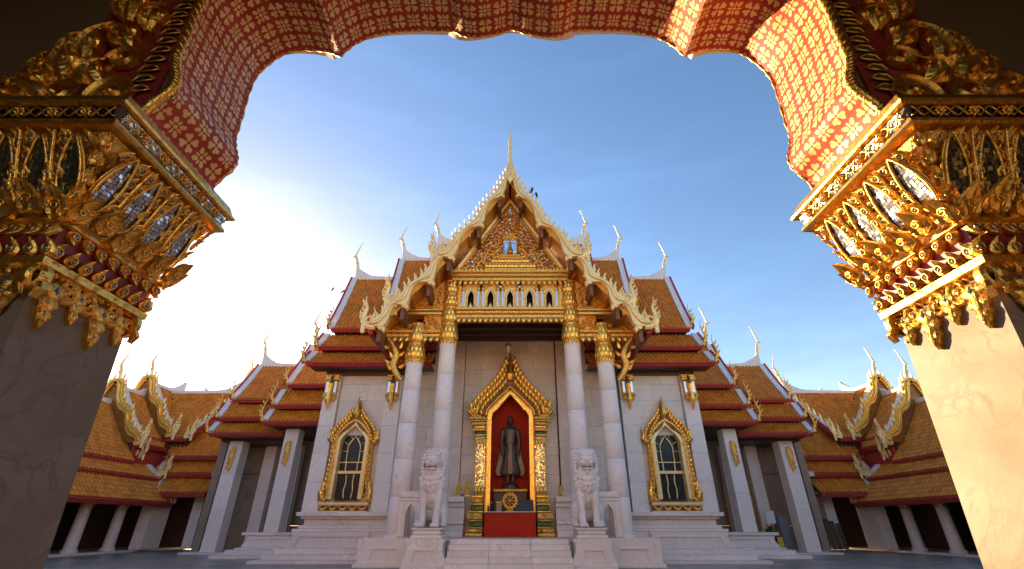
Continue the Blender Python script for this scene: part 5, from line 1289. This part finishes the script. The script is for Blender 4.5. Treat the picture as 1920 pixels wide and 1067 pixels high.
    # corner pier and columns
    for x0, x1, y0, y1 in ((21.35, 22.0, 30.0, 31.6), (17.5, 18.25, 30.9, 31.6), (19.3, 19.9, 31.4, 32.0)):
        p = part_empty('square_pillar', (s * (x0 + x1) / 2, y0, .1), g)
        for a, b in ((.12, 1.2), (1.2, 2.3), (2.3, 3.3)): MB(W).box(x0, x1, y0, y1, a + .002, b - .002, ch=.012).build('marble_block', MARBLE_W, p)
    for y in (28.8, 26.35, 23.9, 21.45, 19.0):
        c = part_empty('round_column', (s * 22.25, y, .12), g)
        Mc = W @ T((22.25, y, 0))
        MB(Mc).lathe([(.36, .121), (.36, .25), (.30, .28)], 16).build('column_foot', MARBLE_W, c)
        MB(Mc).lathe([(.29, .281), (.27, 1.2), (.255, 2.2)], 16).build('column_shaft', MARBLE_W, c)
        MB(Mc).lathe([(.27, 2.203), (.32, 2.3), (.28, 2.4), (.36, 2.58), (.34, 2.7)], 16).build('capital', GOLD_F, c)
    MB(W).box(22.75, 26.1, 28.75, 34.1, 3.36, 6.3).build('frieze_wall', EAVE, g)
    MB(W).box(26.2, 26.6, -2, 40, .12, 8).build('back_wall', DARKW, g)
    MB(W).box(15.5, 26.2, 34.2, 34.6, .12, 9).build('back_wall', DARKW, g)
    MB(W).box(21.9, 26.2, -2, 34, 3.2, 3.35).build('gallery_ceiling', DARKW, g)
    for k in range(5):
        y = 29.6 - 2.45 * k
        MB(W).box(26.05, 26.198, y - .7, y + .7, .14, 2.5).build('dark_door', REDB if k % 2 else DARK, g)
    # the rest of the side towards the gate
    MB(W).prism([(20.9, 2.6), (22.6, 4.6), (25.2, 8.1), (27.8, 4.6), (27.8, 2.6)], 'xz', -2, 15).build('plain_roof', m_tile('far_tile') if False else EAVE, g)
    return g
gallery(1); gallery(-1)

# ------------------------------------------------------------------ statues: one continuous surface each
def fuse(mb, name, voxel, smooth=4):
    me, c = mb.mesh(name + '_raw', [], False)
    o = bpy.data.objects.new('tmp_fuse', me); col.objects.link(o)
    m = o.modifiers.new('r', 'REMESH'); m.mode = 'VOXEL'; m.voxel_size = voxel; m.use_smooth_shade = True
    m2 = o.modifiers.new('s', 'SMOOTH'); m2.factor = .5; m2.iterations = smooth
    dg = bpy.context.evaluated_depsgraph_get()
    r = bpy.data.meshes.new_from_object(o.evaluated_get(dg)); r.name = name
    bpy.data.objects.remove(o); bpy.data.meshes.remove(me)
    return r
def cap(mb, a, b, ra, rb, n=10):
    a, b = V(a), V(b); pts = []; rad = []
    for i in range(9):
        t = i / 8; pts.append(a.lerp(b, t)); rad.append(ra + (rb - ra) * t)
    mb.tube(pts, rad, n); mb.ball(a, ra, n); mb.ball(b, rb, n)

def lion_mesh():
    q = MB()
    for s in (-1, 1):
        cap(q, (s * .25, -.30, .16), (s * .26, -.24, .75), .135, .125); cap(q, (s * .26, -.24, .75), (s * .25, -.14, 1.36), .13, .20)
        q.ball((s * .26, -.44, .10), (.17, .25, .11), 12)
        for k in (-1, 0, 1): q.ball((s * .26 + k * .10, -.64, .075), (.055, .09, .07), 8)
        q.ball((s * .40, .42, .50), (.22, .50, .46), 14); cap(q, (s * .46, .30, .35), (s * .47, .12, .12), .15, .12)
        q.ball((s * .48, .0, .09), (.13, .28, .09), 10)
        q.ball((s * .30, -.12, 1.40), (.19, .24, .26), 12)
    q.ball((0, -.18, 1.42), (.36, .34, .40), 16); q.ball((0, .10, 1.10), (.38, .42, .55), 14); q.ball((0, .40, .70), (.42, .45, .50), 14); q.ball((0, -.20, 1.12), (.20, .22, .36), 12)
    q.ball((0, -.12, 1.85), (.34, .32, .40), 14)
    # head
    q.ball((0, -.22, 2.28), (.33, .34, .34), 16); q.ball((0, -.46, 2.15), (.25, .20, .12), 12); q.ball((0, -.42, 1.955), (.20, .19, .065), 12)
    q.ball((0, -.64, 2.24), (.10, .07, .075), 10)
    for s in (-1, 1):
        q.ball((s * .15, -.50, 2.33), (.085, .08, .08), 10); q.ball((s * .15, -.50, 2.44), (.13, .08, .045), 10)
        q.ball((s * .15, -.58, 2.17), (.11, .08, .08), 10); q.ball((s * .30, -.10, 2.56), (.10, .07, .14), 10)
        cap(q, (s * .20, -.44, 2.0), (s * .22, -.44, 2.16), .035, .035, 8)
        for k in range(9):          # mane of curls from the brow to the shoulder
            a = k / 8; x = .33 + .10 * math.sin(math.pi * a) - .03 * a; z = 2.56 - .92 * a
            q.ball((s * x, -.20 + .05 * a, z), (.085, .10, .075), 8); q.ball((s * (x - .03), -.02 + .06 * a, z + .03), (.09, .11, .08), 8)
        q.ball((s * .42, -.22, 1.62), (.10, .09, .10), 8)
    for k in range(5): q.ball(((k - 2) * .13, -.32 + .02 * abs(k - 2), 2.60 - .02 * abs(k - 2)), (.07, .07, .065), 8)
    for k in range(4): q.ball(((k - 1.5) * .13, -.16, 2.66), (.075, .09, .07), 8)
    q.ball((0, -.05, 2.68), (.10, .12, .09), 8); q.ball((0, -.50, 1.86), (.06, .06, .09), 8)
    # collar and beaded breastplate
    for k in range(11):
        a = (k - 5) / 5 * 1.15; q.ball((.36 * math.sin(a), -.20 - .30 * math.cos(a), 1.78 - .20 * math.cos(a)), .045, 8)
        if k % 2: q.ball((.33 * math.sin(a), -.20 - .36 * math.cos(a), 1.62 - .22 * math.cos(a)), .045, 8)
    for i, (x, z) in enumerate(((-.14, 1.42), (0, 1.36), (.14, 1.42), (-.07, 1.27), (.07, 1.27), (0, 1.16))): q.ball((x, -.50 + .02 * i / 2, z), (.06, .05, .07), 8)
    cap(q, (.0, .80, .3), (.0, .95, 1.0), .09, .10); q.ball((0, .92, 1.15), (.13, .13, .22), 10)
    return fuse(q, 'lion_body', .016, 1)
LION = lion_mesh()
LION.materials.append(STONE_W)
for s in (-1, 1):
    lab = 'seated white marble guardian lion on a pedestal left of the temple stairs' if s < 0 else 'seated white marble guardian lion on a pedestal right of the temple stairs'
    L = thing('guardian_lion', lab, 'lion statue', (HX + s * 2.91, 18.62, .932), 'guardian lions flanking the stairs')
    X0 = HX + s * 2.91
    q = MB(T((X0, 18.62, .932))); q.box(-.56, .56, -.42 - .06, .95, 0, .10, ch=.02); q.box(-.50, .50, -.44, .92, .10, .26, ch=.05); q.box(-.54, .54, -.46, .94, .26, .33, ch=.02); q.build('plinth', MARBLE_W, L)
    o = put('body', LION, L, T((X0, 18.80, 1.262)))
    q = MB(T((X0, 18.80, 1.262))); q.box(-.16, .16, -.56, -.42, 2.025, 2.075); q.build('mouth', REDB, L)
    for k in range(6):
        q = MB(T((X0, 18.80, 1.262))); x = (k - 2.5) * .058; q.box(x - .022, x + .022, -.60, -.55, 2.045, 2.10, ch=.012); q.build('tooth', STONE_W, L)

def statue_mesh():
    q = MB()
    # robe: smooth rings, flaring at the hem
    prof = [(.42, .44, .16), (.50, .52, .17), (.62, .50, .18), (.85, .43, .18), (1.15, .36, .18), (1.45, .32, .18), (1.75, .295, .17), (1.95, .275, .165), (2.15, .295, .18), (2.4, .345, .20), (2.58, .36, .18), (2.68, .28, .14), (2.74, .14, .11)]
    vs, fs = [], []; n = 28
    for z, rx, ry in prof:
        for k in range(n):
            a = 2 * math.pi * k / n; c, s_ = math.cos(a), math.sin(a)
            vs.append((rx * (abs(c) ** .8) * (1 if c > 0 else -1), ry * s_, z))
    m = len(prof)
    fs = [(i * n + k, i * n + (k + 1) % n, (i + 1) * n + (k + 1) % n, (i + 1) * n + k) for i in range(m - 1) for k in range(n)] + [tuple(range(n))[::-1], tuple(range((m - 1) * n, m * n))]
    q.add(vs, fs)
    for s in (-1, 1):
        cap(q, (s * .13, 0, .10), (s * .14, 0, .6), .085, .11); q.ball((s * .14, -.12, .06), (.095, .22, .06), 10)
        for k in range(4): q.ball((s * .14 + (k - 1.5) * .045, -.32, .045), (.026, .05, .035), 6)
        # arms hanging, wing of the robe beside each
        cap(q, (s * .38, 0, 2.54), (s * .44, .01, 2.02), .12, .095); cap(q, (s * .44, .01, 2.02), (s * .43, -.04, 1.55), .095, .07)
        q.ball((s * .43, -.05, 1.42), (.06, .055, .12), 10); 
        for k in range(4): cap(q, (s * (.40 + .022 * k), -.07, 1.36), (s * (.40 + .024 * k), -.075, 1.16 + .02 * abs(k - 1)), .018, .014, 6)
        cap(q, (s * .40, -.09, 1.42), (s * .37, -.11, 1.28), .02, .015, 6)
        wing = [(.42, 1.9), (.54, 1.5), (.62, 1.1), (.71, .75), (.73, .55), (.66, .42), (.52, .38), (.30, .46), (.30, 1.9)]
        q.prism([(s * x, z) for x, z in wing], 'xz', -.03, .07)
    # hanging front fold and belt
    q.prism([(-.10, 1.9), (.10, 1.9), (.13, .5), (0, .42), (-.13, .5)], 'xz', -.225, -.12); q.tube([(.30 * math.cos(a), .185 * math.sin(a), 1.83) for a in [k * math.pi / 10 for k in range(20)]], .04, 6, closed=True)
    for x in (-.24, -.17, .17, .24): q.tube([(x * .9, -.165, 1.75), (x, -.18, 1.1), (x * 1.25, -.17, .5)], .018, 5)
    # neck, head, face
    cap(q, (0, 0, 2.66), (0, -.01, 2.84), .105, .10); q.ball((0, -.02, 2.98), (.150, .175, .205), 16); q.ball((0, -.06, 2.86), (.105, .12, .08), 12)
    q.ball((0, .0, 3.13), (.145, .165, .10), 14); q.ball((0, .0, 3.23), (.085, .09, .09), 12); cap(q, (0, 0, 3.28), (0, 0, 3.38), .035, .012, 8)
    q.ball((0, -.20, 2.95), (.026, .03, .055), 8); q.ball((0, -.185, 2.875), (.05, .02, .015), 8)
    for s in (-1, 1):
        q.ball((s * .062, -.175, 2.99), (.035, .02, .014), 8); q.tube([(s * .02, -.19, 3.025), (s * .07, -.183, 3.04), (s * .11, -.15, 3.02)], .010, 5); q.tube([(s * .150, .0, 3.05), (s * .165, -.01, 2.95), (s * .150, -.01, 2.80)], .024, 6)
    for i in range(5):
        for k in range(14):
            a = 2 * math.pi * k / 14 + i * .22; b = .35 + i * .27; q.ball((.15 * math.cos(a) * math.cos(b), -.0 + .175 * math.sin(a) * math.cos(b), 3.06 + .155 * math.sin(b)), .018, 5)
    return fuse(q, 'statue_body', .014, 1)
SX, SY = HX, 24.25
st = thing('standing_statue', 'dark bronze standing robed statue in the red niche of the porch', 'statue', (SX, SY, 3.12))
sm_ = statue_mesh(); sm_.materials.append(BRONZE)
put('body', sm_, st, T((SX, SY, 3.12)))
sp = thing('statue_pedestal', 'dark pedestal with a gilded scroll edge beneath the standing statue', 'pedestal', (SX, SY, 1.9))
q = MB(T((SX, SY, 0))); q.box(-.78, .78, -.5, .5, 1.91, 2.75, ch=.02); q.build('block', DARKW, sp)
q = MB(T((SX, SY, 0))); q.box(-.82, .82, -.56, .5, 2.752, 2.90, ch=.03); q.build('gilded_edge', GOLD_F, sp)
q = MB(T((SX, SY, 0))); q.lathe([(.42, 2.902), (.46, 2.95), (.40, 3.0), (.38, 3.05), (.44, 3.115)], 20, sy=.9); q.build('lotus_base', BRONZE, sp)
for k in range(9):
    q = MB(T((SX - .70 + k * .175, SY - .57, 2.82))); q.tube([(a, b, c) for a, b, c in spiral(0, 0, .06, .015, 0, 7, 12)], .014, 5); q.build('edge_scroll', GOLD, sp)
AX, AY = HX, 22.9
al = thing('altar_table', 'plain red lacquered altar block with a white top edge in front of the niche', 'altar', (AX, AY, .9))
MB(T((AX, 0, 0))).box(-1.14, 1.14, 22.62, 23.5, .902, 1.86, ch=.015).build('body', REDW, al)
MB(T((AX, 0, 0))).box(-1.17, 1.17, 22.58, 23.5, 1.862, 1.90, ch=.01).build('top_board', PAPER, al)
wh = thing('dharma_wheel', 'golden eight-spoked wheel on a small stand on the red altar', 'wheel', (AX, 22.95, 1.9))
q = MB(T((AX, 22.95, 2.34)))
ring8 = lambda r: [(r * math.cos(a), 0, r * math.sin(a)) for a in [k * math.pi / 16 for k in range(32)]]
q.tube(ring8(.30), .036, 8, closed=True); q.tube(ring8(.24), .018, 6, closed=True); q.build('rim', GOLD, wh)
MB(T((AX, 22.95, 2.34))).lathe([(.0, -.05), (.07, -.04), (.08, 0), (.07, .04), (.0, .05)], 14, M=Matrix.Rotation(R(90), 4, 'X')).build('hub', GOLD, wh)
for k in range(8):
    a = k * math.pi / 4; q = MB(T((AX, 22.95, 2.34))); q.tube([(.06 * math.cos(a), 0, .06 * math.sin(a)), (.15 * math.cos(a), 0, .15 * math.sin(a)), (.27 * math.cos(a), 0, .27 * math.sin(a))], [.018, .03, .018], 6); q.build('spoke', GOLD, wh)
for k in range(16):
    a = k * math.pi / 8; put('rim_leaf', FT, wh, T((AX + .32 * math.cos(a), 22.95, 2.34 + .32 * math.sin(a))) @ Matrix.Rotation(R(90) - a, 4, 'Y') @ Matrix.Scale(.38, 4))
q = MB(T((AX, 22.95, 1.9))); q.lathe([(.22, .002), (.23, .04), (.15, .07), (.10, .12)], 16); q.build('stand', GOLD_F, wh)
pq = thing('black_plaque', 'black plaque leaning on the altar to the right of the golden wheel', 'plaque', (AX + .66, 22.95, 1.9))
Mp = T((AX + .66, 22.9, 1.903)) @ Matrix.Rotation(R(-14), 4, 'X')
MB(Mp).box(-.38, .38, 0, .03, 0, .46, ch=.006).build('board', BLACK, pq)
q = MB(Mp)
q.box(-.41, -.383, -.01, .04, 0, .48); q.box(.383, .41, -.01, .04, 0, .48); q.box(-.38, .38, -.01, .04, .463, .49); q.build('frame', DARKW, pq)
cb = thing('incense_box', 'small pale box standing left of the golden wheel on the altar', 'box', (AX - .50, 22.95, 1.9))
MB(T((AX - .50, 22.95, 1.902))).box(-.12, .12, -.1, .1, 0, .36, ch=.012).build('body', m_plain('tan_card', (.36, .27, .15), .6), cb); MB(T((AX - .50, 22.95, 1.902))).box(-.135, .135, -.115, .115, .362, .40, ch=.01).build('lid', GOLD, cb)
for k, (x, h) in enumerate(((-.84, .34), (-.98, .22))):
    gl = thing('glass_holder', ('taller' if k == 0 else 'shorter') + ' of two dark glass holders at the left end of the altar', 'glass', (AX + x, 22.95, 1.9), 'glass holders on the altar')
    MB(T((AX + x, 22.95, 1.902))).lathe([(.05, 0), (.055, .02), (.045, h * .6), (.052, h)], 12).build('cup', GLASS, gl)
    MB(T((AX + x, 22.95, 1.902))).lathe([(.03, h + .001), (.03, h + .03), (.006, h + .09)], 8).build('candle', YELL, gl)
# golden figurines on the marble ledge left of the niche
def figurine(x, lab):
    f = thing('golden_figurine', lab, 'figurine', (x, 23.05, 2.52), 'golden figurines on the ledge')
    q = MB(); q.lathe([(.13, 0), (.14, .06), (.10, .08), (.12, .2), (.10, .34), (.12, .42), (.05, .47)], 14, sy=.7); q.ball((0, 0, .53), (.062, .065, .075), 10); q.ball((0, 0, .60), (.035, .035, .04), 8)
    for s in (-1, 1): cap(q, (s * .11, 0, .42), (s * .10, -.07, .26), .03, .025, 6); cap(q, (s * .10, -.07, .26), (s * .02, -.11, .36), .024, .018, 6)
    m_ = fuse(q, 'figurine_body', .012, 2); m_.materials.append(YELL); put('body', m_, f, T((x, 23.05, 2.56)))
    MB(T((x, 23.05, 2.522))).box(-.15, .15, -.11, .11, 0, .05, ch=.01).build('base', GOLD, f)
figurine(HX - 2.36, 'left of two small golden figurines on the ledge beside the niche')
figurine(HX - 2.0 + .0, 'right of two small golden figurines on the ledge beside the niche')
bb = tag(MB(T((HX - 2.18, 22.97, 2.522))).lathe([(.05, 0), (.09, .03), (.10, .09), (.085, .09), (.07, .04)], 14).build('blue_bowl', BLUE), 'small blue bowl between the two golden figurines on the ledge', 'bowl')
# lantern over the niche
ln_ = thing('hanging_lantern', 'small glass lantern hanging on a chain above the golden niche', 'lantern', (HX - .1, 22, 9.0))
q = MB(T((HX - .1, 22, 0))); q.lathe([(.04, 9.06), (.09, 9.10), (.12, 9.2), (.13, 9.34), (.11, 9.44)], 14); q.build('glass_globe', m_plain('milky_glass', (.40, .36, .28), .15, bump=0), ln_)
q = MB(T((HX - .1, 22, 0))); q.lathe([(.15, 9.441), (.17, 9.48), (.08, 9.56), (.03, 9.6)], 14); q.build('cap', BRONZE, ln_)
MB().tube([(HX - .1, 22, 9.6), (HX - .1, 22, 10.43)], .012, 6).build('chain', BRONZE, ln_)
wb = thing('wall_box', 'small yellowish electric box on the porch wall with its conduit', 'electric box', (2.35, 23.8, 2.6))
MB().box(2.2, 2.44, 23.86 - .0, 23.997, 2.62, 3.05, ch=.02).build('box_body', m_plain('yellowed_plastic', (.50, .36, .10), .5), wb)
MB().tube([(2.30, 23.96, 3.05), (2.30, 23.96, 10.55)], .028, 6).build('conduit', DARKW, wb)
for s in (1,):
    dp = tag(MB().tube([(5.42, 23.35, .9), (5.42, 23.35, 8.2)], .055, 8).build('drain_pipe', m_plain('grey_pipe', (.13, .13, .12), .5)), 'thin dark drain pipe beside the right outer column', 'pipe')

# ------------------------------------------------------------------ things standing in the right wing
fx, fy = 14.0, 28.2
ft_ = thing('offering_table', 'small table with bright yellow cloths between the right wing pillars', 'table', (fx, fy, .1))
MB(T((fx, fy, .1))).box(-.42, .42, -.3, .3, .72, .77, ch=.01).build('table_top', DARKW, ft_)
for a in (-1, 1):
    for b in (-1, 1): MB(T((fx, fy, .1))).box(a * .38 - .03, a * .38 + .03, b * .26 - .03, b * .26 + .03, 0, .72).build('leg', DARKW, ft_)
q = MB(T((fx, fy, .1))); q.strip([(-.36, .71), (-.32, .4), (-.30, .1)], [(-.10, .71), (-.08, .4), (-.04, .1)], 'xz', -.34, -.30); q.build('yellow_cloth', YELL, ft_)
q = MB(T((fx, fy, .1))); q.strip([(.14, .71), (.14, .4), (.12, .2)], [(.40, .71), (.42, .4), (.43, .22)], 'xz', -.34, -.30); q.build('yellow_cloth', YELL, ft_)
fv = thing('flower_vase', 'green leafy bouquet with orange blossoms in a vase on the yellow table', 'flowers', (fx, fy, .87))
MB(T((fx, fy, .872))).lathe([(.06, 0), (.09, .05), (.10, .14), (.05, .22), (.07, .25)], 12).build('vase', BRONZE, fv)
q = MB(T((fx, fy, 1.1))); rnd = random.Random(2)
for k in range(46):
    a = rnd.uniform(0, 6.28); e = rnd.uniform(-.5, 1.3); d = V((math.cos(a) * math.cos(e), math.sin(a) * math.cos(e), math.sin(e))); l = rnd.uniform(.16, .36)
    q.blade([d * .03, d * l * .6, d * l], [.01, .04, .003], [.006] * 3, V((0, -1, .3)), th=.004)
q.build('foliage', LEAF, fv, kind='stuff')
for k in range(10):
    x, y, z = rnd.uniform(-.34, .2), rnd.uniform(-.2, .1), rnd.uniform(.12, .34)
    q = MB(T((fx + x, fy + y, 1.1 + z))); q.ball((0, 0, 0), (.045, .045, .035), 8); q.build('blossom', YELL if k % 3 else m_plain('orange_petal', (.75, .16, .02), .5), fv)
nb = thing('notice_board', 'white paper notice board standing behind the offering table', 'notice board', (14.6, 29, .1))
MB().box(14.38, 14.85, 29.0, 29.03, 1.45, 2.1, ch=.005).build('sheet', PAPER, nb); MB().box(14.58, 14.64, 29.032, 29.07, .1, 2.0).build('post', DARKW, nb); MB().box(14.4, 14.82, 28.9, 29.2, .1, .14).build('foot', DARKW, nb)
gp = thing('grey_cabinet', 'plain grey metal cabinet beside the right wing pillar', 'cabinet', (15.5, 29.3, .1))
MB().box(15.15, 15.68, 29.2, 29.6, .16, 1.85, ch=.01).build('body', GREY, gp); MB().box(15.18, 15.65, 29.18, 29.198, .2, 1.8, ch=.004).build('door', GREY, gp)
for x in (15.2, 15.6): MB().box(x, x + .05, 29.25, 29.5, .1, .158).build('leg', BLACK, gp)
rd = thing('red_doorway', 'red wooden door with gilded carved posts in the dark right wing', 'door', (12.9, 30.3, .1))
MB().box(13.1, 14.25, 30.3, 30.39, .12, 3.6).build('door_leaf', REDW, rd)
for x in (12.9, 14.28):
    q = MB(); q.box(x - .12, x + .12, 30.2, 30.39, .12, 3.6, ch=.03)
    for k in range(9): q.blade([(x - .1, 30.19, .4 + k * .36), (x, 30.1, .55 + k * .36), (x + .1, 30.19, .7 + k * .36)], [.03, .07, .03], [.04] * 3, th=.04)
    q.build('carved_post', GOLD_F, rd)
q = MB(); q.prism([(12.8, 3.602), (14.4, 3.602), (13.6, 4.6)], 'xz', 30.2, 30.39); q.build('carved_gable', GOLD_F, rd)
for k, (sx_, lab) in enumerate(((1, 'small white lamp box under the low eave of the right gallery corner'), (-1, 'small white lamp box under the low eave of the left gallery corner'))):
    lb = tag(MB().box(sx_ * 18.12, sx_ * 18.55, 30.2, 30.36, 4.02, 4.3, ch=.03).build('lamp_box', PAPER), lab, 'lamp', 'lamp boxes under the gallery eaves')
for k in range(4):
    x = 18.6 + k * .34
    lp = tag(MB(T((x, 30.9, .11)) @ Matrix.Rotation(R(-8), 4, 'X')).box(-.14, .14, 0, .05, .02, 1.75 - .12 * k, ch=.01).build('dark_panel', DARKW), ['leftmost and tallest dark panel leaning in the right gallery corner', 'second tallest dark panel leaning in the right gallery corner', 'third tallest dark panel leaning in the right gallery corner', 'shortest dark panel leaning in the right gallery corner'][k], 'panel', 'dark panels leaning in the gallery corner')

# ------------------------------------------------------------------ birds
def bird(x, y, z, lab, flying, rot=0):
    b = thing('black_bird', lab, 'bird', (x, y, z), 'small dark birds')
    M = T((x, y, z)) @ Matrix.Rotation(R(rot), 4, 'Z')
    q = MB(M); k = 1.0 if flying else .55
    q.lathe([(.01 * k, -.28 * k), (.07 * k, -.1 * k), (.09 * k, .05 * k), (.07 * k, .16 * k), (.055 * k, .22 * k), (.06 * k, .27 * k), (.015 * k, .35 * k)], 8, M=T((0, 0, .12 * k)) @ Matrix.Rotation(R(72 if flying else 35), 4, 'X') @ Matrix.Rotation(R(180), 4, 'Y')); q.build('body', BIRD, b)
    for s in (-1, 1):
        q = MB(M)
        if flying: q.blade([(s * .05, 0, .12), (s * .26, .02, .26), (s * .52, .08, .20)], [.10, .09, .005], [.01] * 3, (0, -.4, 1), th=.01)
        else: q.blade([(s * .05, -.03, .18), (s * .055, .03, .08), (s * .03, .12, -.02)], [.03, .04, .005], [.01] * 3, (s, 0, 0), th=.01)
        q.build('wing', BIRD, b)
    q = MB(M); q.blade([(0, .2 * k, .08 * k), (0, .40 * k, .02 * k)], [.03 * k, .06 * k], [.005] * 2, (0, 0, 1), th=.006); q.build('tail', BIRD, b)
bird(-17.85, 40, 22.0, 'left of two small dark birds flying in the bright sky', True, 40)
bird(-16.75, 40, 21.75, 'right of two small dark birds flying in the bright sky', True, 60)
bird(1.02, 18.52, 16.66, 'upper of two dark birds perched on the right gable edge', False, 30)
bird(1.22, 18.52, 16.34, 'lower of two dark birds perched on the right gable edge', False, -20)
